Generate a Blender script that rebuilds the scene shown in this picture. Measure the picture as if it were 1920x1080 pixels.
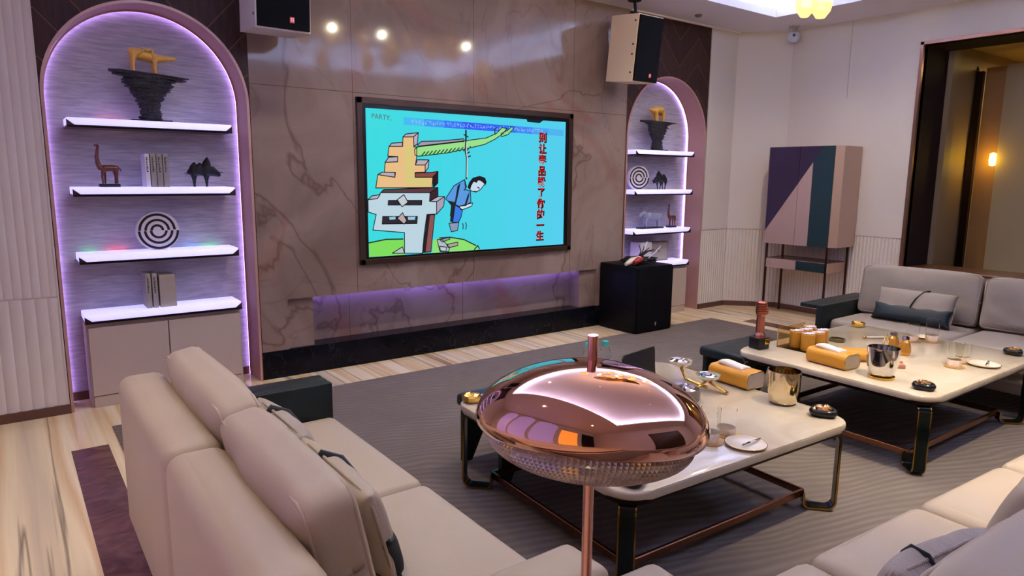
import bpy, bmesh, math, random
from mathutils import Vector, Matrix, noise
PI = math.pi
random.seed(7)
S = bpy.context.scene
C = S.collection
for o in list(bpy.data.objects):
    bpy.data.objects.remove(o)

# ------------------------------------------------------------------ camera
YAW, PITCH, ROLL, FPX = 0.6396, -0.1620, 0.0095, 1284.19
CAM = Vector((-1.3874, -4.7906, 1.4427))
fw = Vector((math.sin(YAW)*math.cos(PITCH), math.cos(YAW)*math.cos(PITCH), math.sin(PITCH)))
r0 = Vector((math.cos(YAW), -math.sin(YAW), 0)); u0 = r0.cross(fw)
rt = math.cos(ROLL)*r0 + math.sin(ROLL)*u0
up = -math.sin(ROLL)*r0 + math.cos(ROLL)*u0
cd = bpy.data.cameras.new('camera'); cam = bpy.data.objects.new('camera', cd); C.objects.link(cam)
cd.sensor_width = 36.0; cd.lens = FPX*36.0/1920.0; cd.clip_start = 0.02
cam.matrix_world = Matrix(((rt.x, up.x, -fw.x, CAM.x), (rt.y, up.y, -fw.y, CAM.y), (rt.z, up.z, -fw.z, CAM.z), (0, 0, 0, 1)))
S.camera = cam

# ------------------------------------------------------------------ view, world, big lights
S.view_settings.view_transform = 'Standard'; S.view_settings.look = 'None'
S.view_settings.gamma = 1.0; S.view_settings.use_curve_mapping = False
S.view_settings.exposure = 0.60
w = bpy.data.worlds.new('world'); S.world = w; w.use_nodes = True
w.node_tree.nodes['Background'].inputs[0].default_value = (0.25, 0.2, 0.3, 1)
w.node_tree.nodes['Background'].inputs[1].default_value = 0.05
S.cycles.max_bounces = 10; S.cycles.diffuse_bounces = 5; S.cycles.glossy_bounces = 5
S.cycles.transmission_bounces = 8; S.cycles.caustics_reflective = False; S.cycles.caustics_refractive = False
S.cycles.sample_clamp_indirect = 10.0

def lin(h):
    h = h.lstrip('#'); v = [int(h[i:i+2], 16)/255 for i in (0, 2, 4)]
    return tuple((c/12.92 if c <= 0.04045 else ((c+0.055)/1.055)**2.4) for c in v) + (1,)

WARM = lin('fff0cc')
def spot(loc, aim, power, size=70, blend=0.8, col=WARM, rad=0.018):
    l = bpy.data.lights.new('downlight_beam', 'SPOT'); l.energy = power; l.color = col[:3]
    l.spot_size = math.radians(size); l.spot_blend = blend; l.shadow_soft_size = rad
    o = bpy.data.objects.new('downlight_beam', l); C.objects.link(o); o.location = loc
    o.rotation_euler = (Vector(aim)-Vector(loc)).to_track_quat('-Z', 'Y').to_euler()
    return o
SPOTS = [((0.85, -2.85, 3.40), (0.95, -2.85, 0), 21, 56), ((2.75, -2.95, 3.40), (2.75, -2.95, 0), 14, 66),
         ((1.7, -4.2, 3.40), (2.1, -4.15, 0.4), 300, 64), ((-1.35, -3.1, 2.98), (-1.3, -3.2, 0.5), 40, 75),
         ((3.9, -3.9, 3.40), (3.8, -3.7, 0), 30, 110), ((-2.0, -1.9, 2.98), (-2.0, -1.9, 0), 50, 85), ((-1.6, -5.2, 2.98), (-1.5, -5.2, 0), 45, 80),
         ((0.35, -1.55, 3.40), (0.35, -1.55, 0), 42, 125), ((2.1, -1.55, 3.40), (2.1, -1.55, 0), 60, 125), ((3.95, -1.6, 3.40), (3.95, -1.6, 0), 66, 130)]  # this row: added unseen wide downlights that fill carpet and walls
for a, b, pwr, sz in SPOTS:
    spot((a[0], a[1], a[2]-0.02), b, pwr, sz)

# ------------------------------------------------------------------ materials
MATS = {}
def mat(name, col, rough=0.5, metal=0.0, emit=0.0, ecol=None, trans=0.0, ior=1.45, spec=0.5, var=0.0, vscale=8, bump=0.0, bscale=200, coat=0.0, alpha=1.0, sheen=0.0, aniso=None):
    if name in MATS: return MATS[name]
    m = bpy.data.materials.new(name); m.use_nodes = True; MATS[name] = m
    nt = m.node_tree; b = nt.nodes['Principled BSDF']
    c = lin(col) if isinstance(col, str) else tuple(col)[:3]+(1,)
    b.inputs['Base Color'].default_value = c; b.inputs['Roughness'].default_value = rough
    b.inputs['Metallic'].default_value = metal; b.inputs['IOR'].default_value = ior
    b.inputs['Specular IOR Level'].default_value = spec
    b.inputs['Transmission Weight'].default_value = trans; b.inputs['Coat Weight'].default_value = coat
    b.inputs['Alpha'].default_value = alpha; b.inputs['Sheen Weight'].default_value = sheen
    if emit:
        b.inputs['Emission Color'].default_value = lin(ecol or col) if isinstance(ecol or col, str) else (ecol or col)
        b.inputs['Emission Strength'].default_value = emit
    tc = nt.nodes.new('ShaderNodeTexCoord')
    if var:
        n = nt.nodes.new('ShaderNodeTexNoise'); n.inputs['Scale'].default_value = vscale; n.inputs['Detail'].default_value = 5
        nt.links.new(tc.outputs['Object'], n.inputs['Vector'])
        mx = nt.nodes.new('ShaderNodeMix'); mx.data_type = 'RGBA'
        mx.inputs['A'].default_value = tuple(x*(1-var) for x in c[:3])+(1,); mx.inputs['B'].default_value = tuple(min(1, x*(1+var)) for x in c[:3])+(1,)
        nt.links.new(n.outputs['Fac'], mx.inputs['Factor']); nt.links.new(mx.outputs['Result'], b.inputs['Base Color'])
    if bump:
        n2 = nt.nodes.new('ShaderNodeTexNoise'); n2.inputs['Scale'].default_value = bscale; n2.inputs['Detail'].default_value = 3
        nt.links.new(tc.outputs['Object'], n2.inputs['Vector'])
        bp = nt.nodes.new('ShaderNodeBump'); bp.inputs['Strength'].default_value = bump; bp.inputs['Distance'].default_value = 0.01
        nt.links.new(n2.outputs['Fac'], bp.inputs['Height']); nt.links.new(bp.outputs['Normal'], b.inputs['Normal'])
    return m

class NB:                                   # tiny node-graph helper
    def __init__(s, name, rough=0.5, spec=0.5):
        s.m = bpy.data.materials.new(name); s.m.use_nodes = True; s.nt = s.m.node_tree
        s.b = s.nt.nodes['Principled BSDF']; s.b.inputs['Roughness'].default_value = rough
        s.b.inputs['Specular IOR Level'].default_value = spec
        s.tc = s.nt.nodes.new('ShaderNodeTexCoord'); s.o = s.tc.outputs['Object']
        MATS[name] = s.m
    def link(s, a, b): s.nt.links.new(a, b)
    def mapping(s, scale, rot=(0, 0, 0), loc=(0, 0, 0)):
        n = s.nt.nodes.new('ShaderNodeMapping'); n.inputs['Scale'].default_value = scale; n.inputs['Rotation'].default_value = rot
        n.inputs['Location'].default_value = loc
        s.link(s.o, n.inputs['Vector']); return n.outputs['Vector']
    def noise(s, vec, scale=1, detail=5, dist=0.0, rough=0.5):
        n = s.nt.nodes.new('ShaderNodeTexNoise'); n.inputs['Scale'].default_value = scale; n.inputs['Detail'].default_value = detail
        n.inputs['Distortion'].default_value = dist; n.inputs['Roughness'].default_value = rough
        s.link(vec, n.inputs['Vector']); return n.outputs['Fac']
    def ramp(s, fac, stops, interp='LINEAR'):
        n = s.nt.nodes.new('ShaderNodeValToRGB'); e = n.color_ramp.elements; n.color_ramp.interpolation = interp
        while len(e) < len(stops): e.new(0.5)
        for i, (p, c) in enumerate(stops):
            e[i].position = p; e[i].color = lin(c) if isinstance(c, str) else (c, c, c, 1)
        s.link(fac, n.inputs['Fac']); return n.outputs['Color']
    def math(s, op, a, b=None, c=None):
        n = s.nt.nodes.new('ShaderNodeMath'); n.operation = op
        for i, v in enumerate((a, b, c)):
            if v is None: continue
            if isinstance(v, (int, float)): n.inputs[i].default_value = v
            else: s.link(v, n.inputs[i])
        return n.outputs[0]
    def mix(s, fac, a, b, mode='MIX'):
        n = s.nt.nodes.new('ShaderNodeMix'); n.data_type = 'RGBA'; n.blend_type = mode
        for v, k in ((fac, 'Factor'), (a, 'A'), (b, 'B')):
            if isinstance(v, (int, float)): n.inputs[k].default_value = v
            elif isinstance(v, str): n.inputs[k].default_value = lin(v)
            else: s.link(v, n.inputs[k])
        return n.outputs['Result']
    def xyz(s):
        n = s.nt.nodes.new('ShaderNodeSeparateXYZ'); s.link(s.o, n.inputs[0]); return n.outputs
    def color(s, c): s.link(c, s.b.inputs['Base Color'])
    def bump(s, h, st=0.3, d=0.01):
        n = s.nt.nodes.new('ShaderNodeBump'); n.inputs['Strength'].default_value = st; n.inputs['Distance'].default_value = d
        s.link(h, n.inputs['Height']); s.link(n.outputs['Normal'], s.b.inputs['Normal'])

# polished pinkish-brown marble of the screen wall
n = NB('brown_marble', 0.08, 0.32)
base = n.ramp(n.noise(n.o, 1.3, 7, 1.2), [(0.3, '746259'), (0.5, '877268'), (0.7, '938075')])
red = n.ramp(n.noise(n.mapping((1, 1, 1), loc=(3, 1, 7)), 1.7, 6, 0.8), [(0.58, 0.0), (0.75, 0.55)])
base = n.mix(red, base, '8a5140')
v1 = n.math('ABSOLUTE', n.math('SUBTRACT', n.noise(n.o, 0.45, 5, 1.3, 0.5), 0.5))
vein = n.ramp(v1, [(0.0, 0.5), (0.007, 0.0)])
v2 = n.math('ABSOLUTE', n.math('SUBTRACT', n.noise(n.mapping((1, 1, 0.6), loc=(5, 2, 1)), 1.1, 6, 1.2), 0.5))
vein2 = n.ramp(v2, [(0.0, 0.22), (0.010, 0.0)])
col = n.mix(vein, base, '4a2d24'); col = n.mix(vein2, col, '5d3a2c')
xs = n.xyz()
jt = None
for xj in (0.725, 1.77, 2.845):
    c = n.math('COMPARE', xs[0], xj, 0.002); jt = c if jt is None else n.math('MAXIMUM', jt, c)
jt = n.math('MAXIMUM', jt, n.math('COMPARE', xs[2], 2.03, 0.002))
n.color(n.mix(jt, col, '5a4438'))
# black veined marble ledge
n = NB('black_marble', 0.18, 0.15)
v = n.math('ABSOLUTE', n.math('SUBTRACT', n.noise(n.o, 2.5, 9, 2.0), 0.5))
n.color(n.mix(n.ramp(v, [(0.0, 0.22), (0.005, 0.0)]), n.ramp(n.noise(n.o, 4, 4), [(0.3, '07080e'), (0.7, '10121b')]), '5a5860'))
# cream streaked floor marble
n = NB('cream_marble', 0.16, 0.5)
wv = n.noise(n.mapping((2.6, 0.07, 1)), 1.5, 5, 0.12, 0.5)
base = n.ramp(wv, [(0.25, 'a8988c'), (0.38, 'e0cba8'), (0.45, 'f0dcb2'), (0.52, 'dcb88a'), (0.58, 'f4e2bc'), (0.66, 'c6b09a'), (0.78, 'ecd6b2')])
v = n.math('ABSOLUTE', n.math('SUBTRACT', n.noise(n.mapping((2.2, 0.05, 1), loc=(4, 3, 0)), 1.6, 6, 0.15, 0.5), 0.5))
n.color(n.mix(n.ramp(v, [(0.0, 0.8), (0.016, 0.0)]), base, '6f5f57'))
n = NB('maroon_marble', 0.22, 0.5)
n.color(n.ramp(n.noise(n.mapping((3, 5, 1)), 2.2, 8, 1.5), [(0.3, '51302f'), (0.5, '633e3c'), (0.7, '744c48')]))
# ribbed carpet
n = NB('ribbed_carpet', 0.95, 0.15)
big = n.noise(n.mapping((0.8, 1.0, 1)), 0.8, 2, 0.6)
xs = n.xyz()
ph = n.math('ADD', n.math('MULTIPLY', n.math('ADD', xs[1], n.math('MULTIPLY', xs[0], 0.35)), 120.0), n.math('MULTIPLY', big, 60.0))
rib = n.math('MULTIPLY_ADD', n.math('SINE', ph), 0.5, 0.5)
rib = n.math('MULTIPLY', rib, n.noise(n.o, 6, 4))
n.color(n.mix(n.noise(n.o, 1.5, 6), n.ramp(rib, [(0.1, '695e59'), (0.6, '756964')]), n.ramp(rib, [(0.1, '71655e'), (0.6, '80746c')])))
n.bump(rib, 0.5, 0.01)
# dark chevron veneer
n = NB('chevron_veneer', 0.45, 0.2)
def veneer(n, cx):
    xs = n.xyz()
    ax = n.math('ABSOLUTE', n.math('SUBTRACT', n.math('PINGPONG', n.math('ADD', xs[0], cx), 0.285), 0.0))
    vv = n.math('ADD', xs[2], n.math('MULTIPLY', ax, 1.1))
    q = n.math('DIVIDE', vv, 0.26)
    wn = n.nt.nodes.new('ShaderNodeTexWhiteNoise'); wn.noise_dimensions = '1D'
    n.link(n.math('FLOOR', q), wn.inputs['W'])
    tone = n.ramp(wn.outputs['Value'], [(0.0, '241617'), (0.5, '321f1e'), (1.0, '482c24')])
    grain = n.noise(n.mapping((22, 22, 3), rot=(0, 0.75, 0)), 2, 5)
    tone = n.mix(0.35, tone, n.ramp(grain, [(0.3, '1d1212'), (0.7, '57362a')]))
    ln = n.math('LESS_THAN', n.math('FRACT', q), 0.018)
    n.color(n.mix(ln, tone, '7a5a3c'))
veneer(n, 0.58)
# niche back: fine horizontal silk paper
n = NB('niche_paper', 0.7, 0.3)
g = n.noise(n.mapping((6, 1, 60)), 1.5, 6)
n.color(n.mix(n.noise(n.o, 2.5, 6), n.ramp(g, [(0.3, 'a8a0a6'), (0.7, 'c6bec2')]), n.ramp(g, [(0.3, '958d94'), (0.7, 'bdb4b8')])))
n.bump(g, 0.3, 0.004)
# white stone tabletop
n = NB('table_stone', 0.12, 0.5)
n.color(n.mix(n.ramp(n.noise(n.o, 2.5, 8, 1.4), [(0.45, 0.0), (0.62, 0.4)]), 'c8b9a2', 'a8957c'))
# leather
def leather(name, c, rough=0.42, var=0.06):
    return mat(name, c, rough, spec=0.4, var=var, vscale=5, bump=0.12, bscale=420)
CREAM = leather('cream_leather', 'b3a089'); CREAM2 = leather('cream_cushion_leather', 'b19f8a', 0.45)
GREEN = leather('dark_green_leather', '18211f', 0.4); NAVY = leather('navy_band_leather', '17232a', 0.45)
CREAM_SHADE = leather('shaded_cream_leather', '93867b', 0.5)  # cream leather with the right sofa's dimmer light put into its colour
LINEN = mat('grey_linen', 'a4968c', 0.85, spec=0.2, var=0.08, vscale=14, bump=0.25, bscale=500)
LINEN_SHADE = mat('shaded_linen', '8f8379', 0.85, spec=0.2, var=0.08, vscale=14, bump=0.25, bscale=500)  # linen darkened in colour for the weaker light on the right sofa
WALLP = mat('cream_wall_panel', 'd2c7bd', 0.62, spec=0.3, var=0.03, vscale=3)
CEIL = mat('ceiling_paint', 'e8e2e6', 0.8, spec=0.2, var=0.02)
BRONZE = mat('bronze_trim', '6b4a3c', 0.3, 0.75, var=0.06)
JAMB = mat('rose_bronze_jamb', 'bd9186', 0.36, 0.25, var=0.05)
DARKB = mat('dark_bronze', '4a3324', 0.28, 0.9)
BASEB = mat('baseboard_bronze', '6a4d42', 0.35, 0.5, var=0.05)
ROSE = mat('rose_gold', 'dcaa98', 0.03, 1.0)
ROSEB = mat('rose_gold_tube', 'd6a598', 0.24, 1.0)
GOLD = mat('polished_gold', 'e0b55a', 0.12, 1.0)
GOLDP = mat('gold_paint', 'e2ab4c', 0.36, 0.25, var=0.12, vscale=30)
CHROME = mat('chrome', 'd8d4d2', 0.06, 1.0)
STRAPG = mat('dark_green_strap', '18211f', 0.18, 0.6)
BLACK = mat('black_satin', '0b0c10', 0.4, var=0.1)
BLACKM = mat('black_grille', '020308', 0.75, spec=0.15, bump=0.6, bscale=900)
SUBB = mat('subwoofer_black', '04050a', 0.5, spec=0.2, bump=0.1, bscale=600)
WHITE = mat('white_paint', 'd8d3d0', 0.5, var=0.03)
VEIN = lin('8a5cff')
LEDV = mat('violet_led', 'ffffff', 0.5, emit=4.2, ecol='c09cff')
LEDC = mat('cove_led', 'ffffff', 0.5, emit=46.0, ecol='b4ceff')
LEDR = mat('recess_led', 'ffffff', 0.5, emit=16.0, ecol='8f80ff')
ACRYL = mat('glowing_acrylic', 'e8e6ff', 0.3, emit=0.74, ecol='b4b0ff')

# ------------------------------------------------------------------ mesh helpers
def bx(bm, x0, x1, y0, y1, z0, z1, bev=0.0, seg=3, mi=0, M=None):
    g = bmesh.ops.create_cube(bm, size=1.0, matrix=Matrix.Translation(((x0+x1)/2, (y0+y1)/2, (z0+z1)/2)) @ Matrix.Diagonal((x1-x0, y1-y0, z1-z0, 1)))
    vs = g['verts']; fs = set(f for v in vs for f in v.link_faces)
    if bev:
        r = bmesh.ops.bevel(bm, geom=list(set(e for v in vs for e in v.link_edges)), offset=bev, segments=seg, profile=0.5, affect='EDGES')
        fs = set(r['faces']) | set(f for v in r['verts'] for f in v.link_faces); vs = r['verts']
    for f in fs: f.material_index = mi
    if M is not None:
        allv = set(v for f in fs for v in f.verts)
        bmesh.ops.transform(bm, matrix=M, verts=list(allv))
    return fs
def lathe(bm, prof, seg=32, c=(0, 0, 0), mi=0, M=None, fn=None):
    rings = []; vs = []
    for k, (r, z) in enumerate(prof):
        ring = []
        if r < 1e-6:
            v = bm.verts.new((c[0], c[1], c[2]+z)); ring = [v]*seg; vs.append(v)
        else:
            for i in range(seg):
                a = 2*PI*i/seg; rr = fn(r, a, k) if fn else r
                v = bm.verts.new((c[0]+rr*math.cos(a), c[1]+rr*math.sin(a), c[2]+z)); ring.append(v); vs.append(v)
        rings.append(ring)
    for a, b in zip(rings, rings[1:]):
        for i in range(seg):
            q = []
            for v in (a[i], a[(i+1) % seg], b[(i+1) % seg], b[i]):
                if v not in q: q.append(v)
            if len(q) > 2:
                try: f = bm.faces.new(q); f.material_index = mi; f.smooth = True
                except ValueError: pass
    if M is not None: bmesh.ops.transform(bm, matrix=M, verts=vs)
    return vs
def tube(bm, pts, rad, seg=10, mi=0, cap=True, flat=None):
    pts = [Vector(p) for p in pts]; nP = len(pts)
    rads = rad if isinstance(rad, (list, tuple)) else [rad]*nP
    prev = None; rings = []
    for i, p in enumerate(pts):
        t = (pts[min(i+1, nP-1)]-pts[max(i-1, 0)]).normalized()
        if prev is None:
            a = Vector((0, 0, 1)) if abs(t.z) < 0.9 else Vector((0, 1, 0)); u = t.cross(a).normalized()
        else: u = (prev - t*prev.dot(t)).normalized()
        prev = u; v = t.cross(u)
        rr = rads[i]; ru, rv = (rr if isinstance(rr, tuple) else (rr, rr))
        rings.append([bm.verts.new(p + u*ru*math.cos(2*PI*k/seg) + v*rv*math.sin(2*PI*k/seg)) for k in range(seg)])
    for a, b in zip(rings, rings[1:]):
        for k in range(seg):
            f = bm.faces.new((a[k], a[(k+1) % seg], b[(k+1) % seg], b[k])); f.material_index = mi; f.smooth = True
    if cap:
        f = bm.faces.new(rings[0][::-1]); f.material_index = mi
        f = bm.faces.new(rings[-1]); f.material_index = mi
def prism(bm, poly, a0, a1, axis='y', mi=0):
    """extrude 2-D polygon (p,q) along axis: y -> (p,a,q); z -> (p,q,a); x -> (a,p,q)"""
    def P(p, q, a): return {'y': (p, a, q), 'z': (p, q, a), 'x': (a, p, q)}[axis]
    A = [bm.verts.new(P(p, q, a0)) for p, q in poly]; B = [bm.verts.new(P(p, q, a1)) for p, q in poly]
    fs = [bm.faces.new(A), bm.faces.new(B[::-1])]
    for i in range(len(poly)):
        j = (i+1) % len(poly); fs.append(bm.faces.new((A[j], A[i], B[i], B[j])))
    for f in fs: f.material_index = mi
    return fs
def rrect(w, d, r, n=8, cx=0, cy=0):
    pts = []
    for sx, sy, a0 in ((1, 1, 0), (-1, 1, PI/2), (-1, -1, PI), (1, -1, 1.5*PI)):
        for k in range(n+1):
            a = a0 + PI/2*k/n
            pts.append((cx+sx*(w/2-r)+r*math.cos(a), cy+sy*(d/2-r)+r*math.sin(a)))
    return pts
def cushion(w, h, t, nu=26, nv=22, p=3.2, q=0.5, wr=0.006, seed=0, pinch=0.05):
    """pillow lying in the local XZ plane (width X, height Z from 0..h), thickness along Y"""
    bm = bmesh.new()
    for side in (1, -1):
        g = []
        for i in range(nu+1):
            row = []
            for j in range(nv+1):
                u = -1+2*i/nu; v = -1+2*j/nv
                u2 = math.sin(u*PI/2)*0.6+u*0.4; v2 = math.sin(v*PI/2)*0.6+v*0.4
                th = max(0.0, (1-abs(u2)**p)*(1-abs(v2)**p))**q
                x = u2*w/2*(1-pinch*(1-v2*v2)*abs(u2)**6*0+0); z = h/2+v2*h/2
                x *= 1-pinch*(1-abs(v2)**2)*abs(u2)**4; z = h/2+(z-h/2)*(1-pinch*(1-abs(u2)**2)*abs(v2)**4)
                nz = noise.noise(Vector((x*7+seed, z*7, side*3)))+0.5*noise.noise(Vector((x*17+seed, z*13, side*5)))
                y = side*(t/2*th*0.96+0.004) + side*nz*wr*min(1, th*1.5)
                row.append(bm.verts.new((x, y, z)))
            g.append(row)
        for i in range(nu):
            for j in range(nv):
                f = (g[i][j], g[i+1][j], g[i+1][j+1], g[i][j+1])
                f = bm.faces.new(f if side < 0 else f[::-1]); f.smooth = True
        edge = [g[i][0] for i in range(nu+1)]+[g[nu][j] for j in range(1, nv+1)]+[g[i][nv] for i in range(nu-1, -1, -1)]+[g[0][j] for j in range(nv-1, 0, -1)]
        if side == 1: e1 = edge
        else: e2 = edge
    for k in range(len(e1)):
        m = (k+1) % len(e1); f = bm.faces.new((e1[k], e1[m], e2[m], e2[k])); f.smooth = True
    bmesh.ops.recalc_face_normals(bm, faces=bm.faces)
    return bm
def boxed(w, h, t, r=0.038, seed=0, wr=0.006, belly=0.028):
    bm = bmesh.new(); N = 20
    bx(bm, -w/2, w/2, -t/2, t/2, 0, h)
    bmesh.ops.subdivide_edges(bm, edges=bm.edges[:], cuts=N, use_grid_fill=True)
    c = Vector((0, 0, h/2)); hw = Vector((w/2, t/2, h/2))
    for v in bm.verts:
        p = v.co-c; q = Vector((max(-hw[k]+r, min(hw[k]-r, p[k])) for k in range(3))); d = p-q
        if d.length > 1e-9: p = q+d.normalized()*r
        a = (1-min(1, abs(p.x)/hw.x)**2)*(1-min(1, abs(p.z)/hw.z)**2)
        p.y += (1 if p.y > 0 else -1)*belly*a*min(1, abs(p.y)/(t*0.3))
        p.z -= 0.02*(abs(p.x)/hw.x)**6*(1 if p.z > 0 else 0)
        nz = noise.noise(Vector((p.x*6+seed, p.z*9, p.y*6)))+0.6*noise.noise(Vector((p.x*15+seed, p.z*13+p.x*8, 3)))
        v.co = c+p+Vector((0, (1 if p.y > 0 else -1), 0.3))*nz*wr*min(1, 3*a+0.08)
    for f in bm.faces: f.smooth = True
    return bm
def padded(x0, x1, y0, y1, z0, z1, r=0.04, crown=0.012, n=12):
    """upholstered block: rounded box with a slightly crowned top"""
    bm = bmesh.new(); bx(bm, x0, x1, y0, y1, z0, z1)
    bmesh.ops.subdivide_edges(bm, edges=bm.edges[:], cuts=1, use_grid_fill=True)
    bm2 = bmesh.new(); bx(bm2, x0, x1, y0, y1, z0, z1, r, 4)
    bm.free()
    top = [f for f in bm2.faces if f.normal.z > 0.99]
    r2 = bmesh.ops.subdivide_edges(bm2, edges=list(set(e for f in top for e in f.edges)), cuts=n, use_grid_fill=True)
    for v in bm2.verts:
        if v.co.z > z1-0.001:
            a = 1-abs((v.co.x-(x0+x1)/2)/((x1-x0)/2-r*0.9))**3; b = 1-abs((v.co.y-(y0+y1)/2)/((y1-y0)/2-r*0.9))**3
            if a > 0 and b > 0: v.co.z += crown*(a*b)**0.6
    return bm2
def obj(name, bm, m, parent=None, smooth=None, mods=None):
    me = bpy.data.meshes.new(name)
    bmesh.ops.recalc_face_normals(bm, faces=bm.faces) if len(bm.faces) < 20000 and not getattr(obj, 'keep', False) else None
    bm.to_mesh(me); bm.free()
    for mm in (m if isinstance(m, (list, tuple)) else [m]): me.materials.append(mm)
    o = bpy.data.objects.new(name, me); C.objects.link(o)
    if smooth:
        for p in me.polygons: p.use_smooth = True
        me.set_sharp_from_angle(angle=math.radians(smooth))
    if parent: o.parent = parent
    return o
def thing(name, label, cat, loc=(0, 0, 0), rotz=0.0, group=None):
    o = bpy.data.objects.new(name, None); C.objects.link(o); o.location = loc; o.rotation_euler = (0, 0, rotz)
    o.empty_display_size = 0.05
    return tag(o, label, cat, group)
def tag(o, label, cat, group=None):
    o['label'] = label; o['category'] = cat
    if group: o['group'] = group
    return o
def struct(name, bm, m, label=None, smooth=None):
    o = obj(name, bm, m, None, smooth); o['kind'] = 'structure'
    if label: o['label'] = label
    return o
def dup(root, loc, rotz=None, label=None, group=None):
    r = root.copy(); C.objects.link(r); r.location = loc
    if rotz is not None: r.rotation_euler = (0, 0, rotz)
    if label: r['label'] = label
    if group: r['group'] = group
    for ch in list(root.children):
        c = ch.copy(); C.objects.link(c); c.parent = r
        for g in list(ch.children):
            d = g.copy(); C.objects.link(d); d.parent = c
    return r
B = bmesh.new

# ------------------------------------------------------------------ the room
H = 3.0
XL, XR, YB = -2.75, 5.598, -6.6
bm = B(); bx(bm, XL-0.2, 8.6, YB-0.2, 0.4, -0.1, 0.0); struct('floor', bm, MATS['cream_marble'], 'polished cream marble floor with brown and grey streaks')
bm = B(); bx(bm, -1.205, -1.035, -6.4, -0.70, 0.0, 0.0015); struct('trim_1', bm, MATS['maroon_marble'], 'maroon marble inlay strip in floor beside the left sofa')
bm = B(); bx(bm, 4.60, 4.77, -6.4, -0.70, 0.0, 0.0015); struct('trim_2', bm, MATS['maroon_marble'], 'maroon marble inlay strip in floor in front of the bar cabinet')
bm = B(); bx(bm, -0.985, 4.45, -6.2, -0.42, 0.0, 0.006)
tag(obj('carpet', bm, MATS['ribbed_carpet']), 'grey brown ribbed carpet under the sofas and coffee tables', 'carpet')

# screen wall: marble slab with TV and a lit recess, y = 0 is its face
bm = B()
bx(bm, 0.0, 0.19, 0, 0.35, 0.20, 3.3); bx(bm, 0.19, 3.195, 0, 0.35, 0.562, 3.3); bx(bm, 3.195, 3.53, 0, 0.35, 0.20, 3.3)
bx(bm, 0.19, 0.385, 0.03, 0.35, 0.20, 0.562); bx(bm, 3.0, 3.195, 0.03, 0.35, 0.20, 0.562); bx(bm, 0.385, 3.0, 0.17, 0.35, 0.20, 0.562)
struct('wall_front', bm, MATS['brown_marble'], 'glossy pinkish brown marble wall around the television')
bm = B(); bx(bm, 0.0, 3.53, 0, 0.35, 0, 0.20); struct('trim_3', bm, MATS['black_marble'], 'black marble ledge along the bottom of the marble wall')
bm = B(); bx(bm, 0.39, 2.995, 0.11, 0.125, 0.551, 0.561)
tag(obj('led_strip', bm, LEDR), 'violet LED strip along top of the low marble recess', 'light strip')

def veneer_arch(name, xa, xb, x0, x1, zs, label):
    """veneer from xa..xb over an arch spanning x0..x1 springing at zs"""
    bm = B(); cx = (x0+x1)/2; r = (x1-x0)/2
    if x0 > xa: bx(bm, xa, x0, 0, 0.02, 0, 3.1)
    if xb > x1: bx(bm, x1, xb, 0, 0.02, 0, 3.1)
    N = 48; prev = None
    for i in range(N+1):
        a = PI-PI*i/N; x = cx+r*math.cos(a); z = zs+r*math.sin(a)
        cur = (bm.verts.new((x, 0, z)), bm.verts.new((x, 0, 3.1)), bm.verts.new((x, 0.02, z)), bm.verts.new((x, 0.02, 3.1)))
        if prev: bm.faces.new((prev[0], cur[0], cur[1], prev[1])); bm.faces.new((prev[2], prev[3], cur[3], cur[2])); bm.faces.new((prev[0], prev[2], cur[2], cur[0]))
        prev = cur
    return struct(name, bm, MATS['chevron_veneer'], label)
def arch_pts(x0, x1, zs, N=40, z0=0.0):
    cx = (x0+x1)/2; r = (x1-x0)/2
    return [(x0, z0)]+[(cx+r*math.cos(PI-PI*i/N), zs+r*math.sin(PI-PI*i/N)) for i in range(N+1)]+[(x1, z0)]
def arch_band(bm, x0, x1, zs, wid, y0, y1, mi=0):
    o = arch_pts(x0, x1, zs); i = arch_pts(x0+wid, x1-wid, zs)
    V = [[bm.verts.new((p[0], y, p[1])) for p in L] for L in (o, i) for y in (y0, y1)]
    for k in range(len(o)-1):
        for a, b in ((0, 1), (1, 3), (3, 2), (2, 0)):
            bm.faces.new((V[a][k], V[a][k+1], V[b][k+1], V[b][k])).material_index = mi
def niche(idx, x0, x1, zs, D, side):
    bm = B(); pts = arch_pts(x0-0.004, x1+0.004, zs)
    bm.faces.new([bm.verts.new((p[0], D, p[1])) for p in pts])
    struct('wall_front_niche' if idx == 1 else 'wall_front_niche.001', bm, MATS['niche_paper'], 'silver silk paper back of the %s arched niche' % side)
    bm = B(); arch_band(bm, x0-0.004, x1+0.004, zs, 0.016, -0.008, D)
    struct('trim_%d' % (3+idx), bm, JAMB, 'rose bronze lining of the %s arched niche' % side, 40)
    bm = B(); arch_band(bm, x0+0.0125, x1-0.0125, zs, 0.011, D-0.042, D-0.036); struct('trim_%d' % (29+idx), bm, JAMB)
    bm = B(); arch_band(bm, x0+0.0125, x1-0.0125, zs, 0.004, D-0.025, D-0.004)
    tag(obj('led_strip', bm, LEDV), 'violet LED strip following the arch of the %s niche' % side, 'light strip')
    bm = B(); bx(bm, x0+0.02, x1-0.02, D-0.012, D-0.002, 0.0, 0.055); struct('baseboard_niche_%s' % side.split()[-1], bm, BASEB)
ND = 0.245
NL = (-1.148, -0.012, 1.885); NR = (3.545, 4.735, 1.845)
veneer_arch('wall_front_veneer', -1.157, 0.0, NL[0], NL[1], NL[2], 'dark chevron veneer around the left arch')
veneer_arch('wall_front_veneer.001', 3.53, 4.75, NR[0], NR[1], NR[2], 'dark chevron veneer around the right arch')
niche(1, *NL, ND, 'left'); niche(2, *NR, ND, 'right')

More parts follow.
